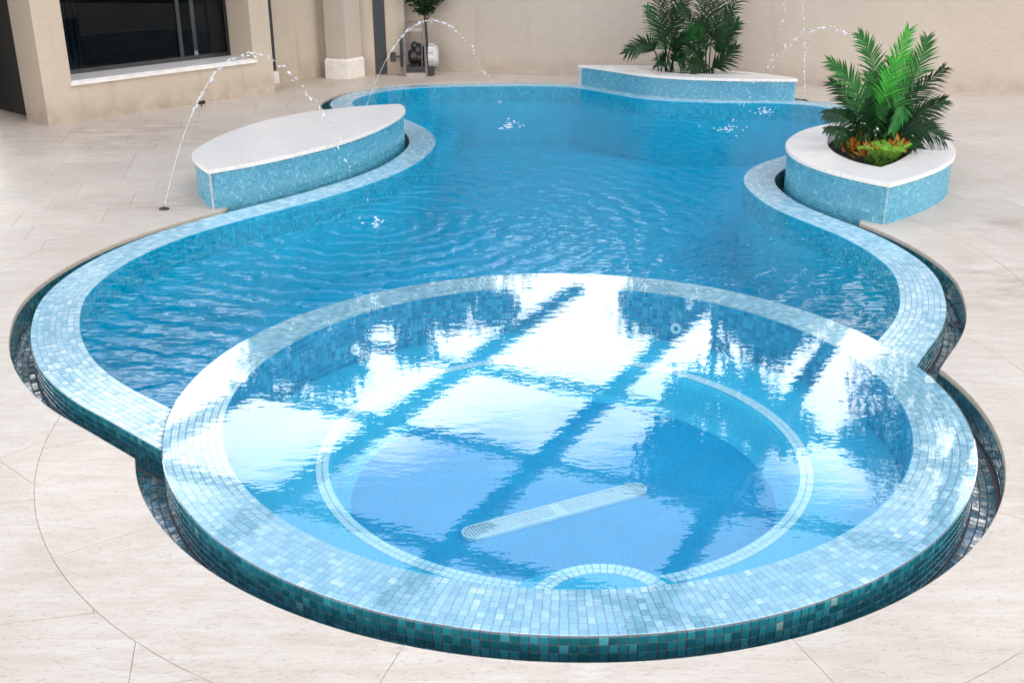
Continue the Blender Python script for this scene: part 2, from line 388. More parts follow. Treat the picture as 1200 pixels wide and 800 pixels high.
# deck edge: normally rim + gutter, further out where a planter or bench stands over it
dflt = np.full(len(WL), RW+GW)
base = OUT(RW+GW)
def near(pts, two, m):
    Q = poly(two); return inside(pts, Q) | np.array([np.min(np.hypot(*(Q-p).T)) < m for p in pts])
hid = near(base, LB, .07) | near(base, LP, .07) | near(base, LK, .12)
k_ = np.convolve(np.pad(hid.astype(float), 2, 'edge'), np.ones(5)/5, 'valid')
dflt = dflt+.2*k_
EDGE = offset(WL, SIDE*dflt)
EDGE = clean(EDGE, WL, RW+GW-.02)
BAND = clean(OUT(RW+GW+BW), WL, RW+GW+BW)
close0 = lambda C: np.vstack([C, [[.2, .2], [-.2, .2]]])

# ------------------------------------------------------------------ deck: travertine slabs
def build_deck():
    e1 = np.array((.979, .203)); e2 = np.array((-.203, .979))
    CW, RH = .92, .62
    V = []; E = []
    def addline(P, closed):
        k = len(V); V.extend([Vector((float(p[0]), float(p[1]))) for p in P]); n = len(P)
        E.extend([(k+i, k+(i+1) % n) for i in range(n if closed else n-1)])
    edge = close0(EDGE[::2]); band = close0(BAND[::4])
    addline(edge, True); addline(band, True)
    addline(circle(R_DECK, 200), True); addline(circle(R_DECK+BW, 120), True)
    # joints across the spa's coping band
    angs = [R(215+37.3*i) for i in range(-1, 4)]
    for a in angs: addline([(r*math.cos(a), r*math.sin(a)) for r in (R_DECK-.1, R_DECK+BW+.02)], False)
    BO = OUT(RW+GW+BW); EO = OUT(RW+GW)
    step = 42; mj = list(range(18, len(WL), step))
    for i in mj: addline([EO[i]+(EO[i]-BO[i])*.15, BO[i]+(BO[i]-EO[i])*.02], False)
    # rows of slabs with shifted joints
    r0, r1 = -20, 36; X0, X1 = -15., 15.
    sh = [random.choice((0, .23, .46, .69)) for _ in range(r1-r0+1)]
    row_y = lambda j: -1.925+RH*j
    for j in range(r0, r1+1):
        y = row_y(j); addline([e1*X0+e2*y, e1*X1+e2*y], False)
    for j in range(r0, r1):
        i = 0
        for i in range(-16, 17):
            x = -2.88+sh[j-r0]+CW*i
            if X0 < x < X1: addline([e1*x+e2*row_y(j), e1*x+e2*row_y(j+1)], False)
    hull = [e1*X0+e2*row_y(r0), e1*X1+e2*row_y(r0), e1*X1+e2*row_y(r1), e1*X0+e2*row_y(r1)]
    addline(hull, True)
    vo, eo, fo, *_ = geometry.delaunay_2d_cdt(V, E, [], 0, 1e-5)
    P = np.array([(v.x, v.y) for v in vo]); T = np.array([f for f in fo])
    c = P[T].mean(1)
    rr = np.hypot(c[:, 0], c[:, 1])
    hole = inside(c, edge) | (rr < R_DECK)
    inb = poly([offset(C, 0) for C in LB])
    inspa = rr < R_DECK+BW
    inmain = inside(c, band)
    ax, ay = c@e1, c@e2
    cells = {}
    an = (np.degrees(np.arctan2(c[:, 1], c[:, 0]))-215) % 360
    # nearest waterline sample gives the band cell
    for t in range(len(T)):
        if hole[t]: continue
        if inspa[t]: key = ('s', int(an[t]//37.3))
        elif inmain[t]:
            i = int(np.argmin(np.hypot(*(BO-c[t]).T)+np.hypot(*(EO-c[t]).T))); key = ('m', (i-18)//step)
        else:
            j = int(math.floor((ay[t]+1.925)/RH)); i = int(math.floor((ax[t]+2.88-sh[j-r0])/CW)); key = ('g', j, i)
        cells.setdefault(key, []).append(t)
    deck = empty('deck'); deck['kind'] = 'structure'
    order = []
    for key, ts in cells.items():
        m = c[ts].mean(0); d = math.hypot(m[0]-EYE[0], m[1]-EYE[1]); view = abs(m[0]-EYE[0]) < .62*(m[1]-EYE[1])+.6
        area = len(ts)
        order.append(((0 if view and m[1] < 15 else 1, d), key, ts))
    order.sort(key=lambda q: q[0])
    rest = bmesh.new()
    for n, (pr, key, ts) in enumerate(order):
        bm = bmesh.new(); vm = {}
        for t in ts:
            for v in T[t]:
                if v not in vm: vm[v] = bm.verts.new((P[v][0], P[v][1], Z_DECK))
            try: bm.faces.new([vm[v] for v in T[t]])
            except ValueError: pass
        bmesh.ops.recalc_face_normals(bm, faces=bm.faces)
        for f in bm.faces:
            if f.normal.z < 0: f.normal_flip()
        bnd = [e for e in bm.edges if e.is_boundary]
        dz = random.uniform(-.0012, .0012)
        # drop a skirt from every outer edge; a narrow sunk lip makes the joint
        r_ = bmesh.ops.inset_region(bm, faces=bm.faces[:], thickness=.003, depth=0, use_boundary=True, use_even_offset=False)
        lip = set(r_['faces'])
        for f in lip:
            q = f.calc_center_median(); f.material_index = 0 if (abs(math.hypot(q.x, q.y)-R_DECK) < .03 or np.min(np.hypot(EDGE[:, 0]-q.x, EDGE[:, 1]-q.y)) < .035) else 1
        top = {v for f in bm.faces if f not in lip for v in f.verts}
        for v in bm.verts:
            v.co.z = Z_DECK+dz if v in top else Z_DECK-.0035
        bnd = [e for e in bm.edges if e.is_boundary]
        ex = bmesh.ops.extrude_edge_only(bm, edges=bnd)
        for v in ex['geom']:
            if isinstance(v, bmesh.types.BMVert): v.co.z = Z_DECK-.042
        bmesh.ops.recalc_face_normals(bm, faces=bm.faces)
        if n < 299:
            o = bm_obj('paving_slab', bm, M_STONE, deck); o.data.materials.append(M_JOINT)
        else:
            me = bpy.data.meshes.new('tmp'); bm.to_mesh(me); bm.free(); rest.from_mesh(me); bpy.data.meshes.remove(me)
    o = bm_obj('outer_paving', rest, M_STONE, deck, kind='stuff'); o.data.materials.append(M_JOINT)
    return deck
build_deck()
# earth under and beyond the paving, out to the horizon
a = np.arange(96)*2*math.pi/96
V = [(9.9*math.cos(x), 5.5+9.9*math.sin(x), -.075) for x in a]+[(900*math.cos(x), 5.5+900*math.sin(x), -.075) for x in a]
F = [(i, (i+1) % 96, 96+(i+1) % 96, 96+i) for i in range(96)]
struct(mesh('ground', V, F, plain('garden ground', (.07, .075, .04), .95, .3, .6)))

# ------------------------------------------------------------------ mosaic tiles
PIT, GAP = .047, .0045
def cum(C): return np.r_[0, np.cumsum(np.linalg.norm(np.diff(C, axis=0), axis=1))]
def at(C, s):
    d = cum(C); t = np.asarray(s)*d[-1]; return np.c_[np.interp(t, d, C[:, 0]), np.interp(t, d, C[:, 1])]
def tile_rows(mb, rows, n, up, jit=.0006, h=.0035, keep=None, phase=0):
    """rows: list of (curveA, zA, curveB, zB); each row gets n tiles; up(pA) gives the outward direction"""
    for (CA, zA, CB, zB) in rows:
        g = GAP/PIT/2; u = np.arange(n)
        ja = np.random.uniform(-.06, .06, n+1)
        s0 = (u+g+ja[:-1]+.0)/n; s1 = (u+1-g+ja[1:])/n
        s0 = np.clip(s0, 0, 1); s1 = np.clip(s1, 0, 1)
        a0, a1, b0, b1 = at(CA, s0), at(CA, s1), at(CB, s0), at(CB, s1)
        for k in range(n):
            q = [Vector((*a0[k], zA)), Vector((*a1[k], zA)), Vector((*b1[k], zB)), Vector((*b0[k], zB))]
            cen = (q[0]+q[1]+q[2]+q[3])/4
            if keep is not None and not keep(cen): continue
            nn = (q[1]-q[0]).cross(q[3]-q[0]); nn.normalize()
            o = up(cen)
            if nn.dot(o) < 0: q = [q[1], q[0], q[3], q[2]]; nn = -nn
            tilt = Vector((random.uniform(-1, 1), random.uniform(-1, 1), random.uniform(-1, 1)))*jit
            i0 = len(mb.V)
            mb.V += [tuple(p) for p in q]
            for p in q:
                d = cen-p; mb.V.append(tuple(p+d*(.0022/max(d.length, 1e-6))+nn*(h+tilt.dot((p-cen).normalized()))))
            mb.F += [(i0+4, i0+5, i0+6, i0+7)]+[(i0+j, i0+(j+1) % 4, i0+4+(j+1) % 4, i0+4+j) for j in range(4)]
UPZ = lambda c: Vector((0, 0, 1))
def strip(mb, CA, zA, CB, zB, closed=False):
    n = len(CA); k = len(mb.V)
    mb.V += [(*p, zA) for p in CA]+[(*p, zB) for p in CB]
    for i in range(n if closed else n-1):
        j = (i+1) % n; mb.F.append((k+i, k+j, k+n+j, k+n+i))

# ---- spa
spa = tag(empty('spa_tub', (0, 0, 0)), 'round raised spa with a wide mosaic rim overflowing into a narrow gutter', 'hot tub')
def build_spa():
    n = int(2*math.pi*R_OUT/PIT)
    cl = lambda r: np.vstack([circle(r, 360), circle(r, 360)[:1]])
    rows = [(cl(R_OUT-.004-PIT*k-GAP/2), -.0035, cl(R_OUT-.004-PIT*(k+1)+GAP/2), -.0035) for k in range(8)]
    zr = [(-.008-PIT*k-GAP/2, -.008-PIT*(k+1)+GAP/2) for k in range(6)]
    rad = lambda c: Vector((c.x, c.y, 0)).normalized()
    inn = lambda c: -Vector((c.x, c.y, 0)).normalized()
    wall = [(cl(R_OUT), a, cl(R_OUT), b2) for a, b2 in zr]
    top, side = MB(), MB()
    tile_rows(top, rows, n, UPZ); tile_rows(side, wall, n, rad)
    # the tiles nearest the camera are single pieces, the rest one mass
    cand = []
    for mb in (top, side):
        for i in range(0, len(mb.V), 8):
            c = sum((Vector(v) for v in mb.V[i+4:i+8]), Vector())/4
            d = (c-Vector(EYE)).length
            row = (-c.z/PIT) if mb is side else 0
            if mb is side and row > 3: d += 9
            cand.append((d+(.0 if mb is side else .12), mb is side, i))
    cand.sort(key=lambda q: q[0]); pick = {(q[1], q[2]) for q in cand[:300]}
    rest = {True: MB(), False: MB()}
    for sd_, mb in ((False, top), (True, side)):
        for i in range(0, len(mb.V), 8):
            Fq = [(4, 5, 6, 7)]+[(j, (j+1) % 4, 4+(j+1) % 4, 4+j) for j in range(4)]
            if (sd_, i) in pick:
                c = sum((Vector(v) for v in mb.V[i+4:i+8]), Vector())/4
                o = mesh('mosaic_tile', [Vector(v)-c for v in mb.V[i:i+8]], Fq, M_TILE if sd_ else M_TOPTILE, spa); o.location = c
            else: rest[sd_].add(mb.V[i:i+8], Fq)
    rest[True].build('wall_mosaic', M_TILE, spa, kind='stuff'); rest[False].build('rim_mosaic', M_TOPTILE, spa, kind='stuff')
    g = MB()
    strip(g, circle(R_OUT-.003), -.0035, circle(R_IN), -.0035, True)
    g.build('rim', M_GROUT, spa)
    g = MB(); strip(g, circle(R_OUT-.003), -.0035, circle(R_OUT-.003), -1.0, True); g.build('outer_wall', M_GROUTD, spa)
    g = MB(); strip(g, circle(R_IN), -.0035, circle(R_IN), -.43, True); g.build('inner_wall', M_GROUT, spa)
    t = MB(); ni = int(2*math.pi*R_IN/PIT)
    tile_rows(t, [(cl(R_IN), -.006-PIT*k-GAP/2, cl(R_IN), -.006-PIT*(k+1)+GAP/2) for k in range(9)], ni, inn)
    t.build('inner_wall_tiles', M_SPATILE, spa, kind='stuff')
    # seat ledge, rounded nose, well and floor
    g = MB(); RB = 1.64
    prof = [(R_IN, -.43), (RB+.03, -.43), (RB+.01, -.437), (RB-.005, -.455), (RB-.02, -.50), (RB-.05, -.70), (RB-.07, -.735), (RB-.12, -.75)]
    for (r0, z0), (r1, z1) in zip(prof, prof[1:]): strip(g, circle(r0), z0, circle(r1), z1, True)
    g.build('seat_ledge', M_LEDGE, spa, smooth=True)
    fl = circle(RB-.119); mesh('floor', [(*p, -.75) for p in fl], [tuple(range(len(fl)))], M_SPAPLASTER, spa)
    t = MB(); nl = int(2*math.pi*1.70/PIT)
    sc, sr = (.13, -2.14), .42
    keep = lambda c: math.hypot(c.x-sc[0], c.y-sc[1]) > sr+.02
    tile_rows(t, [(cl(1.652+PIT*k+GAP/2), -.4285, cl(1.652+PIT*(k+1)-GAP/2), -.4285) for k in range(2)], nl, UPZ, keep=keep)
    t.build('ledge_line_tiles', M_PALETILE, spa, kind='stuff')
    # entry step at the near side
    g = MB(); ci = circle(sr, 72, sc); cb = circle(sr+.07, 72, sc)
    V = [(*p, -.25) for p in ci]; mb = MB(); mb.add(V, [tuple(range(72))]); strip(mb, ci, -.25, circle(sr+.012, 72, sc), -.262, True); strip(mb, circle(sr+.012, 72, sc), -.262, cb, -.44, True)
    c2 = circle(sr+.24, 72, sc); c3 = circle(sr+.27, 72, sc)
    strip(mb, circle(sr+.0, 72, sc), -.42, c2, -.42, True); strip(mb, c2, -.42, c3, -.75, True)
    kin = [f for f in mb.F]
    # stop the step at the tub's inner wall
    bm = bmesh.new(); bv = [bm.verts.new(v) for v in mb.V]
    for f in mb.F:
        c = np.mean([mb.V[i][:2] for i in f], axis=0)
        if len(f) > 10 or np.hypot(*c) < R_IN-.01: bm.faces.new([bv[i] for i in f])
    st = bm_obj('entry_step', bm, M_LEDGE, spa)
    t = MB(); cc = lambda r: np.vstack([circle(r, 180, sc), circle(r, 180, sc)[:1]])
    tile_rows(t, [(cc(sr-PIT*k-GAP/2), -.2485, cc(sr-PIT*(k+1)+GAP/2), -.2485) for k in range(2)], int(2*math.pi*sr/PIT), UPZ, keep=lambda c: math.hypot(c.x, c.y) < R_IN-.03)
    t.build('step_line_tiles', M_PALETILE, st, kind='stuff')
    # floor drain: long white slotted grate
    a = Vector((-.62, -.60, -.746)); b2 = Vector((.53, -.03, -.746)); u = (b2-a).normalized(); v = Vector((-u.y, u.x, 0)); Ln = (b2-a).length; w = .085
    def cap(r, ext):
        P = []
        for i in range(13):
            t_ = -math.pi/2+math.pi*i/12; P.append(b2+u*(r*math.cos(t_))+v*(r*math.sin(t_)))
        for i in range(13):
            t_ = math.pi/2+math.pi*i/12; P.append(a+u*(r*math.cos(t_))+v*(r*math.sin(t_)))
        return [Vector((p.x, p.y, ext)) for p in P]
    A0, A1, A2 = cap(w, -.749), cap(w, -.728), cap(w-.016, -.728)
    gb = MB(); n_ = len(A0); gb.V = [tuple(p) for p in A0+A1+A2]
    for i in range(n_):
        j = (i+1) % n_; gb.F += [(i, j, n_+j, n_+i), (n_+i, n_+j, 2*n_+j, 2*n_+i)]
    gr = gb.build('drain_grate', M_WHITE, spa)
    base = cap(w-.016, -.744); mesh('grate_base', base, [tuple(range(n_))], plain('grey grate backing', (.38, .42, .45), .6), gr)  # flat grey sheet under the slotted bars
    br = MB(); nb = 62
    for i in range(-4, nb+4):
        t_ = (i+.5)/nb*Ln; p = a+u*t_; ov = max(0, -t_, t_-Ln)
        if ov > w-.024: continue
        wy = math.sqrt((w-.015)**2-ov*ov)
        if abs(t_-Ln/2) < .045: continue
        br.box8([tuple(p+u*sx_*.0062+v*sy_*wy+Vector((0, 0, zz))) for zz in (.002, .016) for sx_, sy_ in ((-1, -1), (1, -1), (1, 1), (-1, 1))])
    br.build('grate_bar', M_WHITE, gr, kind='stuff')
    mid = a+u*(Ln/2); hb = MB(); hb.box8([tuple(mid+u*sx_*.04+v*sy_*(w-.016)+Vector((0, 0, zz))) for zz in (.0, .017) for sx_, sy_ in ((-1, -1), (1, -1), (1, 1), (-1, 1))])
    hb.build('grate_screw_plate', M_WHITE, gr)
    for (x, y) in ((1.10, 2.05), (-1.70, 1.60)):
        d = Vector((x, y, 0)).normalized(); q = Vector((d.x*(R_IN-.006), d.y*(R_IN-.006), -.30)); s2 = Vector((-d.y, d.x, 0))
        rg = MB()
        for r0, r1, z_ in ((.052, .026, .0), ):
            k = len(rg.V)
            for i in range(20):
                an = 2*math.pi*i/20; o_ = s2*math.cos(an)+Vector((0, 0, 1))*math.sin(an)
                rg.V += [tuple(q+o_*r0), tuple(q-d*.02+o_*(r0-.008)), tuple(q-d*.02+o_*r1), tuple(q-d*.004+o_*(r1-.006))]
            for i in range(20):
                j = (i+1) % 20
                for m_ in range(3): rg.F.append((k+4*i+m_, k+4*j+m_, k+4*j+m_+1, k+4*i+m_+1))
        ring = rg.build('jet_fitting', M_WHITE, spa)
        dk = [q-d*.006+(s2*math.cos(2*math.pi*i/20)+Vector((0, 0, 1))*math.sin(2*math.pi*i/20))*.024 for i in range(20)]
        mesh('jet_hole', dk, [tuple(range(20))], M_WALLTILE, ring)
build_spa()
V = [(*p, .0022) for p in circle(R_IN+.001, 180)]+[(*p, .0022) for p in circle(R_OUT-.004, 180)]+[(*p, -.002) for p in circle(R_OUT+.004, 180)]
F = [tuple(range(180))]+[(k*180+i, k*180+(i+1) % 180, k*180+180+(i+1) % 180, k*180+180+i) for k in (0, 1) for i in range(180)]
struct(mesh('spa_water', V, F, None, mats=[M_SPAWATER, M_FILM], fm=[0]+[1]*360))

# ---- main pool
pool = tag(empty('swimming_pool', (0, 6, 0)), 'large curving blue mosaic swimming pool with a wet tiled rim behind the spa', 'swimming pool')
PP = lambda o: place(o, pool)
outside_spa = lambda c: math.hypot(c.x, c.y) > R_OUT+.004
gut_vis = lambda c: math.hypot(c.x, c.y) > R_OUT+.004
def build_pool():
    ZT = -.008
    C = {}
    cut = lambda Cv: Cv
    n = int(cum(OUT(RW/2))[-1]/PIT)
    rows = [(OUT(RW-PIT*k-GAP/2), ZT-.0035, OUT(RW-PIT*(k+1)+GAP/2), ZT-.0035) for k in range(8)]
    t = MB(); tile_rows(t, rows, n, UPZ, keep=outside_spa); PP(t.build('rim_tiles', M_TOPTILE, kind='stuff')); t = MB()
    nrm = normals(WL)*SIDE
    def away(c):
        i = int(np.argmin(np.hypot(WL[:, 0]-c.x, WL[:, 1]-c.y))); return Vector((nrm[i][0], nrm[i][1], 0))
    keep2 = lambda c: math.hypot(c.x, c.y) > R_OUT+.004
    tile_rows(t, [(OUT(RW), ZT-.006-PIT*k-GAP/2, OUT(RW), ZT-.006-PIT*(k+1)+GAP/2) for k in range(5)], n, away, keep=keep2)
    PP(t.build('rim_wall_tiles', M_TILE, kind='stuff'))
    bod = MB(); strip(bod, OUT(0), ZT-.0035, OUT(RW-.002), ZT-.0035); strip(bod, OUT(RW-.002), ZT-.0035, OUT(RW-.002), Z_GUT-.02)
    PP(bod.build('rim', M_GROUT))
    sh = MB(); strip(sh, OUT(0), ZT-.0035, OUT(0), -1.1); PP(sh.build('basin_wall', M_PLASTER))
    bw = MB(); nb = int(cum(OUT(0))[-1]/PIT)
    tile_rows(bw, [(OUT(-.001), ZT-.01-PIT*k-GAP/2, OUT(-.001), ZT-.01-PIT*(k+1)+GAP/2) for k in range(6)], nb, lambda c: -away(c), keep=outside_spa)
    PP(bw.build('waterline_tiles', M_SUBTILE, kind='stuff'))
    # water sheet and floor: everything inside the waterline but outside the spa
    ed = close0(OUT(0)[::2]); circ = circle(R_OUT-.001, 200)
    V = [Vector(map(float, p)) for p in ed]+[Vector(map(float, p)) for p in circ]; k = len(ed)
    E = [(i, (i+1) % k) for i in range(k)]+[(k+i, k+(i+1) % 200) for i in range(200)]
    vo, eo, fo, *_ = geometry.delaunay_2d_cdt(V, E, [], 0, 1e-5)
    P = np.array([(v.x, v.y) for v in vo]); T = np.array([f for f in fo]); c = P[T].mean(1)
    ok = inside(c, ed) & (np.hypot(c[:, 0], c[:, 1]) > R_OUT-.002)
    struct(mesh('pool_water', [(*p, ZT-.002) for p in P], T[ok].tolist(), M_WATER))
    PP(mesh('basin_floor', [(*p, -1.1) for p in P], T[inside(c, ed)].tolist(), M_PLASTER))
    lg = MB(); a_ = np.linspace(R(95), R(188), 60); ar = lambda r: np.c_[r*np.cos(a_), r*np.sin(a_)]
    for (r0, z0), (r1, z1) in zip([(R_OUT, -.45), (3.22, -.45), (3.25, -.47), (3.25, -1.1)], [(3.22, -.45), (3.25, -.47), (3.25, -1.1), (3.25, -1.1)]): strip(lg, ar(r0), z0, ar(r1), z1)
    PP(lg.build('submerged_ledge', M_PLASTER))
    # rounded entry steps in the far left bay
    for r, z in ((1.25, -.62), (.85, -.33)):
        cc = circle(r, 64, (-2.5, 12.35)); mb = MB(); mb.add([(*p, z) for p in cc], [tuple(range(64))]); strip(mb, cc, z, circle(r+.02, 64, (-2.5, 12.35)), -1.1, True)
        PP(mb.build('entry_step', M_PLASTER))
build_pool()
def build_gutter():
    g = tag(empty('overflow_gutter', (-4.4, 1.5, Z_GUT)), 'dark tiled overflow gutter running between the pool rim and the paving', 'gutter')
    PG = lambda o: place(o, g)
    arc = lambda r: circle(r, 240)
    inpool = close0(OUT(RW))
    ep = close0(OUT(RW+.75)[::3]); ip = close0(OUT(RW-.02)[::2]); sp_o, sp_i = circle(R_DECK+.12, 160), circle(R_OUT-.02, 160)
    V = []; E = []
    for Pq in (ep, ip, sp_o, sp_i):
        k = len(V); V += [Vector(map(float, p)) for p in Pq]; E += [(k+i, k+(i+1) % len(Pq)) for i in range(len(Pq))]
    vo, eo, fo, *_ = geometry.delaunay_2d_cdt(V, E, [], 0, 1e-5)
    P = np.array([(v.x, v.y) for v in vo]); T = np.array(fo); c = P[T].mean(1); rr = np.hypot(*c.T)
    band_ok = np.array([np.min(np.hypot(*(WL[::3]-q).T)) < RW+.8 for q in c])
    ok = ((inside(c, ep) & band_ok) | (rr < R_DECK+.12)) & ~inside(c, ip) & (rr > R_OUT-.02)
    PG(mesh('gutter_floor', [(*p, Z_GUT-.003) for p in P], T[ok].tolist(), M_GROUTD))
    n = int(cum(OUT(RW+.08))[-1]/PIT)
    t = MB()
    inP = lambda c: not inside([(c.x, c.y)], inpool)[0]
    keepm = lambda c: math.hypot(c.x, c.y) > R_OUT+.155
    tile_rows(t, [(OUT(RW+.008+PIT*k+GAP/2), Z_GUT, OUT(RW+.008+PIT*(k+1)-GAP/2), Z_GUT) for k in range(4)], n, UPZ, keep=keepm, jit=.002)
    cl = lambda r: np.vstack([circle(r, 360), circle(r, 360)[:1]])
    ns = int(2*math.pi*R_DECK/PIT)
    tile_rows(t, [(cl(R_OUT+.008+PIT*k+GAP/2), Z_GUT-.003, cl(R_OUT+.008+PIT*(k+1)-GAP/2), Z_GUT-.003) for k in range(3)], ns, UPZ, keep=inP, jit=.002)
    # wall under the paving's edge, tiled
    edge_poly = close0(EDGE)
    rad = lambda c: -Vector((c.x, c.y, 0)).normalized()
    inE = lambda c: not inside([(c.x*1.002, c.y*1.002)], edge_poly)[0]
    zr = [(-.066-PIT*k-GAP/2, -.066-PIT*(k+1)+GAP/2) for k in range(4)]
    tile_rows(t, [(cl(R_DECK+.004), a, cl(R_DECK+.004), b2) for a, b2 in zr], ns, rad, keep=inE)
    Es = resample(EDGE, .04); Es = smooth(Es, 2); nrm = normals(Es)*SIDE
    def tow(c):
        i = int(np.argmin(np.hypot(Es[:, 0]-c.x, Es[:, 1]-c.y))); return -Vector((*nrm[i], 0))
    Eo = offset(Es, SIDE*.004)
    ne = int(cum(Es)[-1]/PIT)
    tile_rows(t, [(Eo, a, Eo, b2) for a, b2 in zr], ne, tow, keep=lambda c: math.hypot(c.x, c.y) > R_DECK)
    PG(t.build('gutter_tiles', M_TILE, kind='stuff'))
    w = MB(); Eb = offset(Es, SIDE*.005); strip(w, Eb, -.062, Eb, Z_GUT)
    w.V = w.V; 
    cen = [np.mean([w.V[i][:2] for i in f], axis=0) for f in w.F]
    w.F = [f for f, q in zip(w.F, cen) if np.hypot(*q) > R_DECK]
    k0 = MB(); strip(k0, circle(R_DECK+.005), -.062, circle(R_DECK+.005), Z_GUT-.003, True)
    cen = np.array([np.mean([k0.V[i][:2] for i in f], axis=0) for f in k0.F]); ins = inside(cen, edge_poly)
    k0.F = [f for f, q in zip(k0.F, ins) if not q]; w.add(k0.V, k0.F)
    PG(w.build('gutter_wall', M_GROUTD))
    # little square strainer in the right-hand gutter
    s = MB(); s.box(3.49, 3.60, 1.90, 2.02, Z_GUT+.004, Z_GUT+.03); st = PG(s.build('strainer', plain('grey plastic', (.25, .29, .34), .4)))
    s = MB()
    for i in range(4): s.box(3.50+i*.025, 3.512+i*.025, 1.91, 2.01, Z_GUT+.031, Z_GUT+.036)
    o = s.build('strainer_bar', M_BLACK); o.parent = st; o.matrix_parent_inverse = Matrix.Identity(4)
build_gutter()

# ------------------------------------------------------------------ tiled bench and planters
def build_box(name, two, zb, zt, label, cat, hole=None, group=None):
    P = poly(two); cen = P.mean(0); root = tag(empty(name, (cen[0], cen[1], Z_DECK)), label, cat, group)
    sgn = 1.0
    # which side is outside?
    tst = offset(two[0], .05)[len(two[0])//2]
    sgn = -1.0 if inside([tst], P)[0] else 1.0
    ins = [offset(C, -sgn*.03) for C in two]
    # trim the inset arcs where they cross at the tips
    cc = []
    for k in (0, 1):
        other = ins[1-k]; C = ins[k]; op = np.vstack([other, two[1-k][::-1]])
        C = C[~inside(C, op)]; cc.append(C)
    t0 = (cc[0][0]+cc[1][-1])/2; t1 = (cc[0][-1]+cc[1][0])/2
    cc[0] = np.vstack([t0, cc[0][1:-1], t1]); cc[1] = np.vstack([t1, cc[1][1:-1], t0])
    body = MB()
    for C in cc: strip(body, C, zb, C, zt)
    place(body.build('wall', M_GROUT), root)
    t = MB()
    for C in cc:
        nrm = normals(C)*sgn; pt = .0345; n = int(cum(C)[-1]/pt); rows = int((zt-zb)/pt)
        o_ = lambda c, C=C, nrm=nrm: Vector((*nrm[int(np.argmin(np.hypot(C[:, 0]-c.x, C[:, 1]-c.y)))], 0))
        Co = offset(C, sgn*.001)
        tile_rows(t, [(Co, zt-.004-pt*k-.0018, Co, zt-.004-pt*(k+1)+.0018) for k in range(rows)], n, o_)
    place(t.build('wall_tiles', M_WALLTILE, kind='stuff'), root)
    for p in (t0, t1):
        tr = MB()
        d = Vector((*(p-cen), 0)).normalized(); s2 = Vector((-d.y, d.x, 0)); q = Vector((p[0], p[1], 0))
        tr.box8([tuple(q+d*a+s2*b2+Vector((0, 0, z))) for z in (zb, zt-.002) for a, b2 in ((-.02, -.009), (.006, -.0045), (.006, .0045), (-.02, .009))])
        place(tr.build('corner_trim', M_GROUT), root)
    # stone cap with a softened upper arris
    th = .042; ez = .006
    CD = 1.0; rings_ = []
    cenv = cen
    def shrink(d):
        Q = P.copy(); v = Q-cen; L_ = np.linalg.norm(v, axis=1)[:, None]; return Q-v/L_*d
    mbp = MB(); n = len(P)
    o0, o1 = shrink(0), shrink(ez)
    strip(mbp, o0, zt, o0, zt+th-ez, True); strip(mbp, o0, zt+th-ez, o1, zt+th, True)
    edges = [o1]
    if hole is not None:
        H = poly(hole); hv = H-H.mean(0); h1 = H-hv/np.linalg.norm(hv, axis=1)[:, None]*ez
        strip(mbp, H, zt+th, h1, zt+th-ez, True); strip(mbp, h1, zt+th-ez, h1, zt-.06, True)
        edges.append(H)
    for z in (zt+th, zt):
        V = []; E = []
        for P_ in edges:
            k = len(V); V += [Vector(map(float, p)) for p in P_]; E += [(k+i, k+(i+1) % len(P_)) for i in range(len(P_))]
        vo, eo, fo, *_ = geometry.delaunay_2d_cdt(V, E, [], 0, 1e-6)
        Q = np.array([(v.x, v.y) for v in vo]); T = np.array(fo); c = Q[T].mean(1); ok = inside(c, edges[0])
        if hole is not None: ok &= ~inside(c, edges[1])
        mbp.add([(*p, z) for p in Q], T[ok].tolist())
    bm = bmesh.new(); bv = [bm.verts.new(v) for v in mbp.V]
    for f in mbp.F:
        try: bm.faces.new([bv[i] for i in f])
        except ValueError: pass
    bmesh.ops.remove_doubles(bm, verts=bm.verts, dist=1e-4); bmesh.ops.recalc_face_normals(bm, faces=bm.faces)
    place(bm_obj('cap', bm, M_CAP), root)
    if hole is not None:
        H = poly(hole); place(mesh('soil', [(*p, zt-.05+.02*random.random()) for p in H]+[(*H.mean(0), zt)], [(i, (i+1) % len(H), len(H)) for i in range(len(H))], M_SOIL), root)
    return root
build_box('tiled_bench', LB, Z_GUT, .388, 'leaf shaped bench with blue tiled sides and a bare pale stone top beside the pool', 'bench')
HP = leafcurve(np.array([(4.28,7.25),(3.85,7.05),(3.56,6.52),(3.47,5.98),(3.51,5.56),(3.61,5.28),(3.77,5.08)]), np.array([(3.77,5.08),(4.02,5.33),(4.33,5.77),(4.50,6.14),(4.55,6.6),(4.47,7.0),(4.28,7.25)]))
build_box('tiled_planter', LP, Z_GUT, .388, 'tiled stone capped planter on the right holding palm, ferns and red leaved plants', 'planter', HP, 'tiled planters at the pool edge')
HK = leafcurve(np.array([(1.94,13.48),(2.19,13.04),(2.68,12.71),(3.26,12.58),(3.9,12.52)]), np.array([(3.9,12.52),(3.61,12.85),(2.77,13.34),(1.94,13.48)]))
build_box('tiled_planter', LK, Z_GUT, .315, 'long low tiled planter at the far end of the pool by the wall', 'planter', HK, 'tiled planters at the pool edge')

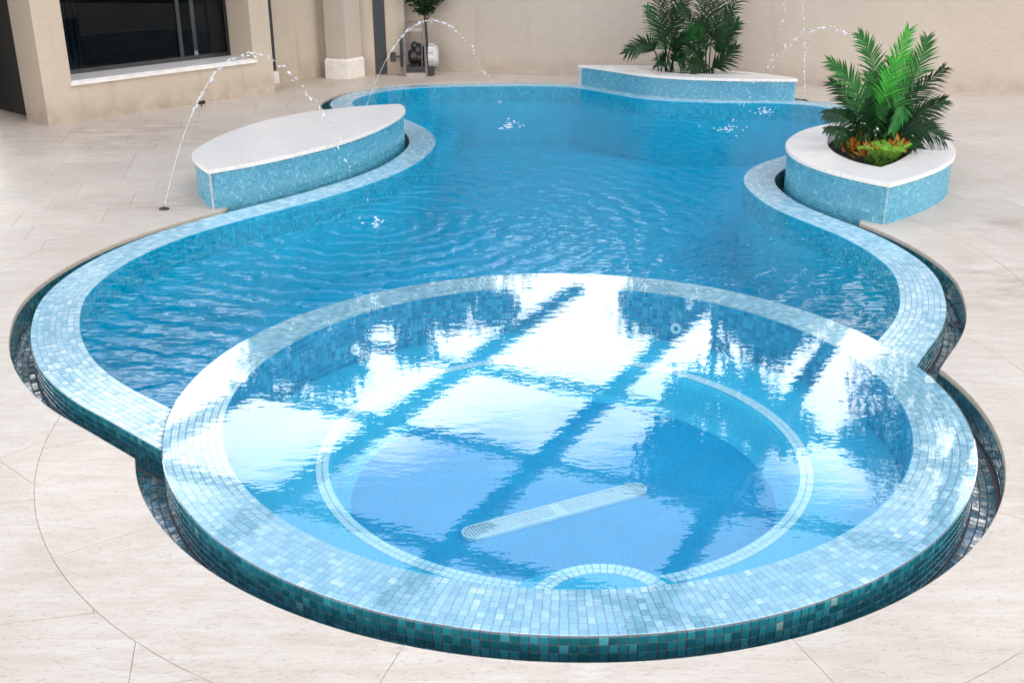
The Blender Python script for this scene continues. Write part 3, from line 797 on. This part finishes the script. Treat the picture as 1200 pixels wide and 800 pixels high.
# ------------------------------------------------------------------ house, walls
ux = lambda a, b2: ((b2[0]-a[0])/math.dist(a, b2), (b2[1]-a[1])/math.dist(a, b2))
def house():
    A, B = (-7.55, 10.12), (-4.65, 13.27); u = ux(A, B); n = (-u[1], u[0]); Ln = math.dist(A, B)
    h = tag(empty('house', (A[0], A[1], Z_DECK)), 'beige stuccoed house wing with one big dark window left of the pool', 'house')
    D = .74; t0, t1, zs, zt, HT = .47, 3.87, .60, 2.75, 4.1; zb = -.06
    w = MB()
    w.fbox(A, u, n, 0, t0, 0, D, zb, HT); w.fbox(A, u, n, t1, Ln, 0, D, zb, HT)
    w.fbox(A, u, n, t0, t1, 0, D, zb, zs-.05); w.fbox(A, u, n, t0, t1, 0, D, zt, HT)
    w.fbox(A, u, n, Ln-.3, Ln, D, D+1.2, zb, HT)
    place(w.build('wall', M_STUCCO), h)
    s = MB(); s.fbox(A, u, n, t0+.002, t1-.002, -.0, D-.06, zs-.05, zs+.015); s.fbox(A, u, n, t0-.04, t1+.05, -.05, -.0005, zs-.052, zs+.0)
    place(s.build('window_sill', M_SILL), h)
    s = MB(); d0, d1 = D-.055, D-.002; fwid = .06
    win = empty('window', (A[0], A[1], zs)); place(win, h)
    s.fbox(A, u, n, t0+.003, t0+fwid, d0, d1, zs-.04, zt-.003); s.fbox(A, u, n, t1-fwid, t1-.003, d0, d1, zs-.04, zt-.003)
    s.fbox(A, u, n, t0+fwid, t1-fwid, d0, d1, zs-.04, zs+.085); s.fbox(A, u, n, t0+fwid, t1-fwid, d0, d1, zt-fwid, zt-.003)
    tm = t0+(t1-t0)*.71
    s.fbox(A, u, n, tm-.035, tm+.035, d0+.002, d1, zs+.085, zt-fwid)
    def sub(o): o.parent = win; o.matrix_parent_inverse = (Matrix.Translation(h.location) @ win.matrix_parent_inverse @ Matrix.Translation(win.location)).inverted() if False else Matrix.Translation(win.location).inverted(); return o
    win.parent = None; win.location = (A[0], A[1], zs); win.parent = h; win.matrix_parent_inverse = Matrix.Translation(h.location).inverted()
    sub(s.build('window_frame', M_BLACK))
    for a, b2 in ((t0+fwid, tm-.035), (tm+.035, t1-fwid)):
        s = MB(); s.fbox(A, u, n, a, b2, d0+.02, d0+.03, zs+.085, zt-fwid); sub(s.build('pane', M_GLASS))
    # dim room behind the glass and the dark porch on the left, gloom in the wall colour
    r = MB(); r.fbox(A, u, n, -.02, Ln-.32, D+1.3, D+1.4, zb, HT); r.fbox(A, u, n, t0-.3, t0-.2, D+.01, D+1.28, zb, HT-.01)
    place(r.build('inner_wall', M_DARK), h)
    r = MB(); r.fbox(A, u, n, -3.2, Ln+.1, -.12, D+3.0, HT+.002, HT+.3); place(r.build('roof', M_STUCCO), h)  # unseen roof slab, added to keep the porch dark
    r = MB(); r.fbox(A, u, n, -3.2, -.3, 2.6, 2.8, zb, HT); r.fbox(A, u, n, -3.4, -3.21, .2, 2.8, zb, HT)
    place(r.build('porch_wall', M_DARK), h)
    # blind chair-like silhouettes are not built: only a curtain edge shows
    c = MB()
    for i in range(7):
        x = t0+.35+i*.055; c.fbox(A, u, n, x, x+.04, D+.25+.03*(i % 2), D+.29+.03*(i % 2), zs, zt)
    place(c.build('curtain', plain('dim curtain', (.10, .11, .12), .9)), h)
    # low black garden spotlight by its foot
    sp = tag(empty('garden_spotlight', (-5.62, 11.82, Z_DECK)), 'tiny black spotlight on the paving at the foot of the house wall', 'light')
    m_ = MB(); m_.tube([(0, 0, 0), (0, 0, .05)], .012, 8); m_.build('stake', M_BLACK, sp)
    m_ = MB(); m_.tube([(-.05, .02, .055), (.06, -.03, .075)], [.025, .034], 10); m_.build('lamp_head', M_BLACK, sp)
house()
def recess():
    A, B = (-5.75, 13.31), (-4.08, 15.11); u = ux(A, B); n = (-u[1], u[0]); Ln = math.dist(A, B)
    r = tag(empty('recessed_wall', (-4.5, 14.66, Z_DECK)), 'shaded beige wall set back between the house and the square pillar', 'wall')
    w = MB(); w.fbox(A, u, n, 0, Ln, 0, .3, -.06, 3.5); place(w.build('wall', M_STUCCO), r)
    w = MB(); w.fbox(A, u, n, 1.10, 1.36, -.02, -.001, .22, 3.4); place(w.build('dark_slot', M_BLACK), r)
    w = MB(); w.fbox(A, u, n, 1.10, 1.40, -.03, -.0015, -.02, .2); place(w.build('plinth_block', M_SILL), r)
    p1, p2, p3 = (-3.98, 14.88), (-3.52, 14.70), (-3.24, 15.13); p4 = (p1[0]+p3[0]-p2[0], p1[1]+p3[1]-p2[1]); Q = [p1, p2, p3, p4]
    c = np.mean(Q, axis=0)
    pl = tag(empty('pillar', (c[0], c[1], Z_DECK)), 'square beige pillar with a paler stone plinth at the far left corner', 'pillar')
    g = lambda k, z: [(c[0]+(q[0]-c[0])*k, c[1]+(q[1]-c[1])*k, z) for q in Q]
    s = MB(); s.box8(g(.9, .335)+g(.9, 3.5)); place(s.build('shaft', M_STUCCO2), pl)
    s = MB(); s.box8(g(1, -.06)+g(1, .32)); s.box8(g(1, .3201)+g(.93, .36)); place(s.build('plinth', M_PLINTH), pl)
    A, B = (-4.15, 15.10), (-2.45, 15.50); u = ux(A, B); n = (-u[1], u[0]); Ln = math.dist(A, B)
    r = tag(empty('corner_wall', (-2.8, 15.4, Z_DECK)), 'short beige wall with a tall black slot between the pillar and the cart', 'wall')
    w = MB(); w.fbox(A, u, n, 0, Ln, 0, .3, -.06, 3.5); place(w.build('wall', M_STUCCO), r)
    w = MB(); w.fbox(A, u, n, 1.13, 1.36, -.02, -.001, -.015, 3.4); place(w.build('dark_slot', M_BLACK), r)
    roof = MB(); roof.box8([(-6.5, 13.6, 3.502), (-4.4, 13.3, 3.502), (-2.3, 15.2, 3.502), (-4.5, 18, 3.502), (-6.5, 13.6, 3.7), (-4.4, 13.3, 3.7), (-2.3, 15.2, 3.7), (-4.5, 18, 3.7)])
    place(roof.build('roof', M_STUCCO), r)
recess()
def back_wall():
    A, B = (-5.2, 16.72), (13.0, 11.20); u = ux(A, B); n = (-u[1], u[0]); Ln = math.dist(A, B)
    b2 = tag(empty('boundary_wall', (3.0, 14.2, Z_DECK)), 'long plain beige stucco wall closing off the far side of the courtyard', 'wall')
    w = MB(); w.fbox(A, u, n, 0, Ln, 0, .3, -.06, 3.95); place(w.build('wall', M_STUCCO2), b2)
    w = MB(); w.fbox(A, u, n, 0, Ln, -.04, .34, 3.952, 4.05); place(w.build('coping', M_CAP), b2)
    w = MB(); w.fbox(A, u, n, 0, Ln, -.012, -.0005, -.03, .045); place(w.build('skirting', M_STUCCO2), b2)
back_wall()

# ------------------------------------------------------------------ pergola overhead (out of frame, mirrored in the water)
def pergola():
    u = Vector((.467, .884, 0)); v = Vector((.884, -.467, 0)); Z = 4.12
    p = tag(empty('pergola', (0, 5, Z)), 'open dark timber pergola of crossing beams high over the pool', 'pergola')
    bm_ = lambda a, b2, w, z0, z1, s: MB()
    def bar(p0, p1, w, z0, z1):
        d = (p1-p0).normalized(); s = Vector((-d.y, d.x, 0))*w/2; mb = MB()
        mb.box8([tuple(q+Vector((0, 0, z))) for z in (z0, z1) for q in (p0-s, p1-s, p1+s, p0+s)]); return mb
    for vv in (-8.45, -5.81, -3.17, -.5, 2.1, 4.75):
        # each beam runs to the line of the far wall
        ue = min(13.5, (14.75-.303*(v.x*vv)-v.y*vv)/(u.y+.303*u.x))
        place(bar(u*-9+v*vv, u*ue+v*vv, .25, Z, Z+.17).build('beam', M_BEAM), p)
    for uu in (8.6, 6.11, 3.5, .95, -1.6, -4.2, -6.8):
        place(bar(u*uu+v*-8.9, u*uu+v*5.2, .12, Z+.02, Z+.15).build('rafter', M_BEAM), p)
    for vv in (-8.45, -3.17, 2.1, 4.75):
        q = u*-8.8+v*vv; mb = MB(); mb.box(q.x-.15, q.x+.15, q.y-.15, q.y+.15, -.03, Z-.002); place(mb.build('post', M_BEAM), p)
pergola()

# ------------------------------------------------------------------ plants
def frond(name, base, ctrl, tip, mat, parent, n=26, leaf=.24, wid=.016, start=.28, face=(0, -1, .35), droop=.25, ang=52, taper=.35, stem=.009, col=None):
    b0, c0, t0 = Vector(base), Vector(ctrl), Vector(tip); fa = Vector(face).normalized()
    Q = lambda t: b0*(1-t)**2+c0*2*t*(1-t)+t0*t*t
    D = lambda t: ((c0-b0)*2*(1-t)+(t0-c0)*2*t).normalized()
    mb = MB(); mb.tube([Q(i/9) for i in range(10)], [stem*(1-.75*i/9) for i in range(10)], 5)
    for i in range(n):
        t = start+(1-start)*(i+.5)/n; s = (t-start)/(1-start)
        ln = leaf*(.45+.75*math.sin(math.pi*min(1, .12+s*.8))**.8)*(1-.35*s)*random.uniform(.85, 1.12)
        T = D(t); side = T.cross(fa).normalized()
        for sg in (-1, 1):
            a = R(ang*(1-.45*s)+random.uniform(-7, 7))
            d = (T*math.cos(a)+side*sg*math.sin(a)+fa*random.uniform(-.05, .3)).normalized()
            p0 = Q(t); dd = Vector((0, 0, -1))*droop*ln
            p1 = p0+d*ln*.5+dd*.25; p2 = p0+d*ln+dd
            wv = (T*math.cos(a+sg*0)*1.0-d*d.dot(T)).normalized()*wid*(1-.3*s)
            k = len(mb.V)
            mb.V += [tuple(p0-wv*.35), tuple(p0+wv*.35), tuple(p1-wv*.5+fa*.002), tuple(p1+wv*.5), tuple(p2)]
            mb.F += [(k, k+1, k+3, k+2), (k+2, k+3, k+4)]
    return place(mb.build(name, mat), parent)
def screen3(ref, px0, scale):
    """offsets read off the photograph, laid on a vertical plane through ref; y gives depth"""
    return lambda px, py, dy=0.: (ref[0]+(px-px0[0])*scale, ref[1]+dy, ref[2]+(px0[1]-py)*scale/.93+dy*.0)
def right_palm():
    ref = (4.10, 6.35, .37); S3 = screen3(ref, (1036, 168), .0092)
    p = tag(empty('palm', ref), 'bushy dark green palm with bright green upper fronds in the right planter', 'palm', 'palms in the planters')
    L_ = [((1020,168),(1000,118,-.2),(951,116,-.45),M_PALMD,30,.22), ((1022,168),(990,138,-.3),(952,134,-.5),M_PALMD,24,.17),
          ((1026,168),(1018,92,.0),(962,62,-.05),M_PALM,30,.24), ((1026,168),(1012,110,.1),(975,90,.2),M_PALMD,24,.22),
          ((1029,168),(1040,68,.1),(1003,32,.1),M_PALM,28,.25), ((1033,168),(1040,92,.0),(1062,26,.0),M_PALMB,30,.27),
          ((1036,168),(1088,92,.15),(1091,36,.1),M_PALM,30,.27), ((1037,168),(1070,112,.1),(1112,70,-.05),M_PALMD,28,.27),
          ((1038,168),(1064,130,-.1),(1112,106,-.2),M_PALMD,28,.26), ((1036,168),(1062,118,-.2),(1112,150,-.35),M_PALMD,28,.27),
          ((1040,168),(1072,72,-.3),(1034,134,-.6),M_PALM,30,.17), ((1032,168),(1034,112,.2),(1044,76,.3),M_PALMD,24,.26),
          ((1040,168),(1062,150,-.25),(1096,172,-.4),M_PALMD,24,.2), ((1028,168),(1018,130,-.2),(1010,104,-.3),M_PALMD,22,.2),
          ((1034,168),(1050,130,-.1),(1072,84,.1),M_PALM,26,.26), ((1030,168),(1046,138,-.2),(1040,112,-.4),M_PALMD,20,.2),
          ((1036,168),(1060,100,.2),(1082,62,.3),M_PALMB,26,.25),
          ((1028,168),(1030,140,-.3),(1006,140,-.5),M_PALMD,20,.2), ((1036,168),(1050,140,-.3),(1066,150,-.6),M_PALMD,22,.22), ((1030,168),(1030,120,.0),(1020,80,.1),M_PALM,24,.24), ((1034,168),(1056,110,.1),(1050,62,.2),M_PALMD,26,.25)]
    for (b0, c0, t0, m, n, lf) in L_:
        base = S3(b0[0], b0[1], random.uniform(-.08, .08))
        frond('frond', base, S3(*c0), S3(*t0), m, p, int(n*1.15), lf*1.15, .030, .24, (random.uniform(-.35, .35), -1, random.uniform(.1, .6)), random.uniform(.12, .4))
right_palm()
def back_palms():
    for ref, px0, lab, L_ in (
        ((2.42, 13.15, .31), (774, 82), 'left of the two palm clumps in the far planter, one frond drooping left', [
            ((764,36,-.2),(725,58,-.45)), ((768,44,-.1),(758,-22,0)), ((772,30,0),(776,-38,.1)), ((780,40,.1),(797,-20,.1)), ((766,62,-.2),(766,68,-.4)),
            ((786,50,-.2),(806,30,-.5)), ((776,45,-.2),(793,42,-.5)), ((770,50,.1),(752,14,.2)), ((782,30,.2),(806,-30,.2)), ((778,58,-.2),(792,66,-.45))]),
        ((3.12, 12.98, .31), (826, 83), 'right of the two palm clumps in the far planter, fronds leaning right', [
            ((822,30,0),(806,-40,0)), ((828,25,.1),(828,-50,0)), ((836,36,.1),(872,-12,.05)), ((842,58,-.1),(850,14,-.1)), ((838,76,-.2),(856,52,-.3)),
            ((834,50,0),(862,30,.1)), ((818,44,-.1),(792,10,-.1)), ((824,44,-.2),(812,22,-.5)), ((830,40,.2),(846,-20,.2)), ((816,60,-.1),(800,52,-.4)), ((822,66,-.2),(806,76,-.35))])):
        S3 = screen3(ref, px0, .0154)
        p = tag(empty('palm', ref), lab, 'palm', 'palms in the planters')
        for i, (c0, t0) in enumerate(L_):
            b0 = S3(px0[0]+random.uniform(-12, 12), px0[1], random.uniform(-.12, .12))
            m = M_PALM if i in (5, 7) and ref[0] < 3 else M_PALMD
            frond('frond', b0, S3(*c0), S3(*t0), m, p, 27, .33, .034, .36, (random.uniform(-.3, .3), -1, random.uniform(.1, .5)), random.uniform(.15, .4), 50, stem=.014)
back_palms()
def fern(loc, r, lab, mat=M_FERN):
    f = tag(empty('fern', loc), lab, 'fern', 'ferns in the right planter'); L0 = Vector(loc)
    for i in range(9):
        a = 2*math.pi*i/9+random.uniform(-.3, .3); d = Vector((math.cos(a), math.sin(a), 0)); k = random.uniform(.75, 1.1)
        frond('frond', L0, L0+d*r*.35*k+Vector((0, 0, r*.8*k)), L0+d*r*k+Vector((0, 0, r*random.uniform(.55, .95))), mat, f, 15, r*.33, .014, .12, (-d.x*.5, -d.y*.5-.4, .9), .1, 65, stem=.004)
fern((3.92, 5.55, .36), .25, 'yellow green fern at the front of the right planter, left of its twin')
fern((4.08, 5.62, .36), .24, 'yellow green fern at the front of the right planter, just right of its twin')
def leafy(name, loc, r, n, mat, lab, cat, group, h=1., leaf=.1):
    o = tag(empty(name, loc), lab, cat, group); mb = MB()
    st = MB()
    for i in range(5):
        a = random.uniform(0, 6.28); st.tube([(0, 0, -.02), (math.cos(a)*r*.3, math.sin(a)*r*.3, r*.9*h)], .005, 4)
    st.build('stem', M_STEM, o)
    for i in range(n):
        a = random.uniform(0, 6.28); e = random.uniform(.15, 1.35); rr = r*random.uniform(.35, .8)
        d = Vector((math.cos(a)*math.cos(e), math.sin(a)*math.cos(e), math.sin(e)*h)); p = d*rr
        q = (d+Vector((random.uniform(-.5, .5), random.uniform(-.5, .5), random.uniform(-.2, .5)))).normalized()
        s2 = q.cross(Vector((random.random()-.5, random.random()-.5, 1))).normalized(); l_ = leaf*random.uniform(.7, 1.25); w = l_*.2
        k = len(mb.V); up_ = s2.cross(q)*l_*.06
        mb.V += [tuple(p), tuple(p+q*l_*.5+s2*w+up_), tuple(p+q*l_), tuple(p+q*l_*.5-s2*w+up_)]; mb.F += [(k, k+1, k+2, k+3)]
    mb.build('leaf', mat, o, kind='stuff'); return o
G_ = 'red leaved plants in the right planter'
for loc, lab in (((3.74, 5.98, .34), 'orange red croton against the left rim of the right planter'), ((3.80, 5.62, .36), 'orange red croton at the front left of the right planter'),
                 ((4.30, 6.20, .36), 'orange croton under the palm at the right of the right planter'), ((4.22, 5.82, .36), 'red and orange croton by the front right rim of the right planter'),
                 ((3.98, 6.55, .36), 'red tinged croton deep behind the palm stems')):
    leafy('croton', loc, .19, 46, M_CROTON, lab, 'croton', G_, 1.1, .12)
for loc, lab in (((3.74, 6.18, .36), 'low green plant filling the left end of the right planter'), ((4.38, 6.55, .36), 'low green plant at the right end of the right planter'),
                 ((3.86, 6.05, .36), 'low green plant below the palm in the middle of the right planter'), ((4.1, 6.1, .36), 'low green plant just right of the palm base'), ((3.8, 5.35, .36), 'small green plant at the pointed front of the right planter')):
    leafy('ground_cover_plant', loc, .2 if loc[1] > 5.5 else .13, 80, M_UNDER, lab, 'plant', 'low green plants in the right planter', .9, .12)
def tree(loc, ht, cr, lab, n=5200, seed=1, leaf=.2, trunk=.16, name='tree', group='trees beyond the wall', mat=None, clear=.35):
    rn = random.Random(seed); o = tag(empty(name, loc), lab, 'tree', group); tk = MB()
    top = ht*.8; tk.tube([(0, 0, -.1), (.04*ht*.2, 0, top*.3), (-.03*ht*.3, .02, top*.65), (0, 0, top)], [trunk, trunk*.8, trunk*.55, trunk*.2], 9)
    cl = []
    nl = 22
    for i in range(nl):
        a = rn.uniform(0, 6.28); zz = ht*(clear+(1-clear)*rn.random()**.8*.93); k = math.sin(math.pi*min(.96, (zz/ht-clear)/(1-clear)*.72+.22))
        rr = cr*k*rn.uniform(.35, 1.0); c = Vector((math.cos(a)*rr, math.sin(a)*rr, zz)); cl.append((c, cr*rn.uniform(.24, .42)))
        z0 = min(top, zz*.75); tk.tube([(0, 0, z0), tuple(c*.55+Vector((0, 0, z0*.45+.05*ht))), tuple(c)], [trunk*.35, trunk*.2, trunk*.06], 5)
    tk.build('trunk', M_BARK, o, True)
    mb = MB()
    for i in range(n):
        c, r_ = cl[rn.randrange(nl)]; d = Vector((rn.gauss(0, 1), rn.gauss(0, 1), rn.gauss(0, .8))).normalized()*r_*rn.uniform(.45, 1.08)
        p = c+d; q = Vector((rn.gauss(0, 1), rn.gauss(0, 1), rn.gauss(0, 1)-.3)).normalized(); s2 = q.orthogonal().normalized(); l_ = leaf*rn.uniform(.6, 1.3)
        k = len(mb.V); mb.V += [tuple(p), tuple(p+q*l_*.5+s2*l_*.3), tuple(p+q*l_), tuple(p+q*l_*.5-s2*l_*.3)]; mb.F += [(k, k+1, k+2, k+3)]
    mb.build('crown', mat or M_TREE, o, kind='stuff'); return o
tree((-5.6, 19.8, -.07), 8.6, 2.6, 'broad tree standing beyond the wall behind the house corner', 8000, 3, .26)
tree((4.5, 17.0, -.07), 11.3, 2.3, 'tall narrow tree beyond the middle of the back wall', 15000, 5, .30, clear=.3)
tree((9.0, 15.8, -.07), 10.6, 2.2, 'dense tree beyond the right part of the back wall', 5200, 8, .25, clear=.25)
tree((12.6, 13.6, -.07), 9.2, 2.6, 'spreading unseen tree added beyond the right end of the back wall to darken reflections', 6500, 21, .27, clear=.2)  # out of view, added to block bright sky mirrored at the pool's right
tree((6.4, 18.8, -.07), 7.2, 2.0, 'lower tree between the two tall trees beyond the back wall', 4200, 11, .25)
tree((-2.2, 19.6, -.07), 8.5, 2.0, 'rounded tree beyond the left part of the back wall', 7000, 14, .26, clear=.3)

# small tree and cart in the far corner
def corner_tree():
    o = tag(empty('potted_tree', (-2.02, 15.33, Z_DECK)), 'slim dark leaved small tree rising behind the cart in the far corner', 'tree')
    t = MB(); t.tube([(0, 0, .1), (.01, 0, .7), (-.01, 0, 1.3), (0, 0, 2.2)], [.035, .03, .026, .015], 7)
    for i in range(9):
        a = 2.4*i; z = 1.02+.12*i; t.tube([(0, 0, z), (math.cos(a)*.16, math.sin(a)*.12, z+.2), (math.cos(a)*.4, math.sin(a)*.3, z+.42)], [.014, .01, .004], 5)
    t.build('trunk', M_BARK, o, True)
    pt = MB(); prof = [(.12, 0), (.15, .05), (.17, .25), (.185, .27), (.165, .28)]
    for (r0, z0), (r1, z1) in zip(prof, prof[1:]): strip(pt, circle(r0, 18), z0, circle(r1, 18), z1, True)
    pt.build('pot', M_BLACK, o)
    mb = MB(); rn = random.Random(4)
    for i in range(1500):
        a = rn.uniform(0, 6.28); z = rn.uniform(1.2, 2.5); rr = (.12+.48*min(1, (z-1.15)/.6))*rn.uniform(.2, 1)
        p = Vector((math.cos(a)*rr, math.sin(a)*rr*.7, z)); q = Vector((rn.gauss(0, 1), rn.gauss(0, 1), rn.gauss(-.3, .8))).normalized(); s2 = q.orthogonal().normalized(); l_ = rn.uniform(.06, .12)
        k = len(mb.V); mb.V += [tuple(p), tuple(p+q*l_*.5+s2*l_*.28), tuple(p+q*l_), tuple(p+q*l_*.5-s2*l_*.28)]; mb.F += [(k, k+1, k+2, k+3)]
    mb.build('crown', M_PALMD, o, kind='stuff')
corner_tree()
def cart():
    k = .0167; cx, by = -2.23, 15.04
    X = lambda px: cx+(px-412)/7.27*k
    Zz = lambda py: Z_DECK+(655-py)/7.27*k/.93
    c = tag(empty('tool_cart', (cx, by, Z_DECK)), 'dark timber framed cart with a white ribbed drum on its side in the far corner', 'cart')
    def bx(name, x0, x1, z0, z1, y0, y1, m):
        b2 = MB(); b2.box(X(x0), X(x1), by+y0, by+y1, z0, z1); return place(b2.build(name, m), c)
    for x0, x1, xt in ((306, 330, 338), (498, 520, 490)):
        s = MB(); s.box8([(X(x0), by, Z_DECK), (X(x1), by, Z_DECK), (X(x1), by+.05, Z_DECK), (X(x0), by+.05, Z_DECK), (X(xt-8), by+.12, Zz(235)), (X(xt+8), by+.12, Zz(235)), (X(xt+8), by+.17, Zz(235)), (X(xt-8), by+.17, Zz(235))])
        place(s.build('post', M_TIMBER), c)
    for x in (318, 506): bx('rear_post', x-7, x+7, Z_DECK, Zz(300), .36, .40, M_TIMBER)
    bx('top_rail', 345, 484, Zz(246), Zz(234), .125, .165, M_TIMBER); bx('panel', 347, 482, Zz(312), Zz(282), .125, .15, M_TIMBERL)
    bx('base_plank', 331, 497, Zz(655), Zz(626), .0, .04, M_TIMBERL); bx('shelf', 331, 497, Zz(622), Zz(576), .02, .42, M_BLACK)
    for x in (345, 470): bx('inner_post', x-5, x+5, Zz(575), Zz(314), .1, .13, M_TIMBER)
    m_ = MB(); xc, zc = X(415), Zz(470)
    for dx, dz, r_ in ((-.05, -.1, .15), (.05, .02, .14), (-.02, .1, .09), (.08, -.12, .13)): m_.ball((xc+dx, by+.25, zc+dz), r_, 10, 7, (.9, .9, 1))
    place(m_.build('machine', M_BLACK, None, True), c)
    bx('handle_box', 196, 240, Zz(545), Zz(472), .1, .2, M_BLACK); bx('side_bar', 241, 305, Zz(512), Zz(500), .13, .16, M_BLACK); bx('side_panel', 276, 303, Zz(590), Zz(362), .2, .24, M_BLACK)
    bx('side_box', 522, 570, Zz(645), Zz(550), .05, .3, M_BLACK)
    # ribbed drum
    yc, zc2 = by+.22, Zz(505)
    d = MB()
    cv = lambda r, x: [(x, yc+r*math.cos(2*math.pi*i/24), zc2+r*math.sin(2*math.pi*i/24)) for i in range(24)]
    xs = [X(520), X(524), X(570), X(602), X(610)]; rs = [.19, .225, .225, .19, .10]
    rings = [cv(r, x) for r, x in zip(rs, xs)]; V = [p for q in rings for p in q]
    F = [(i*24+j, i*24+(j+1) % 24, (i+1)*24+(j+1) % 24, (i+1)*24+j) for i in range(4) for j in range(24)]+[tuple(range(24)), tuple(96+j for j in range(24))]
    d.add(V, F); dr = place(d.build('drum', plain('grey white drum', (.42, .41, .39), .6), None), c)
    for i in range(16):
        a = 2*math.pi*i/16; s = MB(); q = lambda r, x, da: (x, yc+r*math.cos(a+da), zc2+r*math.sin(a+da))
        s.box8([q(.22, xs[1]+.004, -.05), q(.22, xs[2], -.05), q(.22, xs[2], .05), q(.22, xs[1]+.004, .05), q(.24, xs[1]+.004, -.045), q(.238, xs[2], -.045), q(.238, xs[2], .045), q(.24, xs[1]+.004, .045)])
        o = s.build('rib', M_TIMBERL if i % 2 else M_SILL); o.parent = dr; o.matrix_parent_inverse = Matrix.Translation(c.location).inverted() @ Matrix.Translation(c.location) if False else Matrix.Identity(4)
cart()

# ------------------------------------------------------------------ fountain jets
def fountain(A, B, h, lab, t_break, nz=None, seed=0, nf=28):
    rn = random.Random(seed); A = Vector((*A, Z_DECK+.01)); B = Vector((*B, 0)); Ln = (B-A).length
    f = tag(empty('fountain_jet', A), lab, 'fountain jet', 'arching water jets')
    Q = lambda t: A+(B-A)*t+Vector((0, 0, 4*h*t*(1-t)))
    n = 40; ts = [t_break*i/n for i in range(n+1)]
    s = MB(); s.tube([Q(t)+Vector((rn.gauss(0, .002), rn.gauss(0, .002), 0))*(t/t_break) for t in ts], [.0026+.0016*math.sin(i*1.9)*rn.random() for i in range(n+1)], 6)
    place(s.build('stream', M_DROP, None, True), f)
    d = MB(); t = t_break*.45
    while t < .985:
        sp = max(0, t-t_break*.4); j = .004+.024*sp
        c = Q(t); T = (Q(t+.01)-Q(t-.01)).normalized()
        for m_ in range(rn.choice((1, 1, 2, 3)) if sp > .02 else 1):      # uneven little clusters, stretched along the flight
            p = c+Vector((rn.gauss(0, j), rn.gauss(0, j), rn.gauss(0, j)))+T*rn.gauss(0, .02); r_ = rn.choice((.003, .0045, .006, .009))*rn.uniform(.8, 1.2); ln = r_*rn.uniform(1.1, 3.2)
            d.tube([p-T*ln, p-T*ln*.45, p+T*ln*.3+Vector((0, 0, rn.gauss(0, r_*.3))), p+T*ln], [r_*.25, r_*.9, r_, r_*.3], 6)
        t += (.004+.019*sp)*rn.uniform(.3, 1.8)*2.6/(Ln*.3+h)
    place(d.build('droplets', M_DROP, None, True, 'stuff'), f)
    w = MB()
    for i in range(nf):
        a = rn.uniform(0, 6.28); r_ = abs(rn.gauss(0, .13)); z = abs(rn.gauss(0, .05))*(1.2-min(1, r_*3))
        w.ball((B.x+math.cos(a)*r_*1.3, B.y+math.sin(a)*r_*1.3, -.004+z*.8), rn.uniform(.004, .013), 6, 4, (1.5, 1.2, .6))
    for i in range(nf//5):
        a = rn.uniform(0, 6.28); r_ = rn.uniform(.0, .2); w.ball((B.x+math.cos(a)*r_, B.y+math.sin(a)*r_, -.012), rn.uniform(.012, .03), 8, 4, (2.2, .9, .3))
    place(w.build('splash', M_FOAM, None, True, 'stuff'), f)
    if nz:
        z = MB(); z.tube([(0, 0, -.008), (0, 0, .004)], [.06, .055], 16); z.tube([(0, 0, .004), (0, 0, .02)], .016, 8); z.build('nozzle', M_BLACK, f)
fountain((-4.30, 5.13), (-1.80, 4.37), 1.75, 'thin water jet rising from the paving and arching over the pale bench', .42, True, 1, 14)
fountain((-2.70, 10.20), (-.37, 9.82), 1.55, 'thin water jet arching from behind the far end of the bench into the pool', .45, True, 2)
fountain((5.35, 8.75), (2.92, 9.40), 1.52, 'thin water jet arching out from behind the palm in the right planter', .30, True, 3)
fountain((4.70, 12.05), (3.77, 10.90), 2.0, 'tall thin water jet landing in the pool close to the far planter', .06, True, 4)
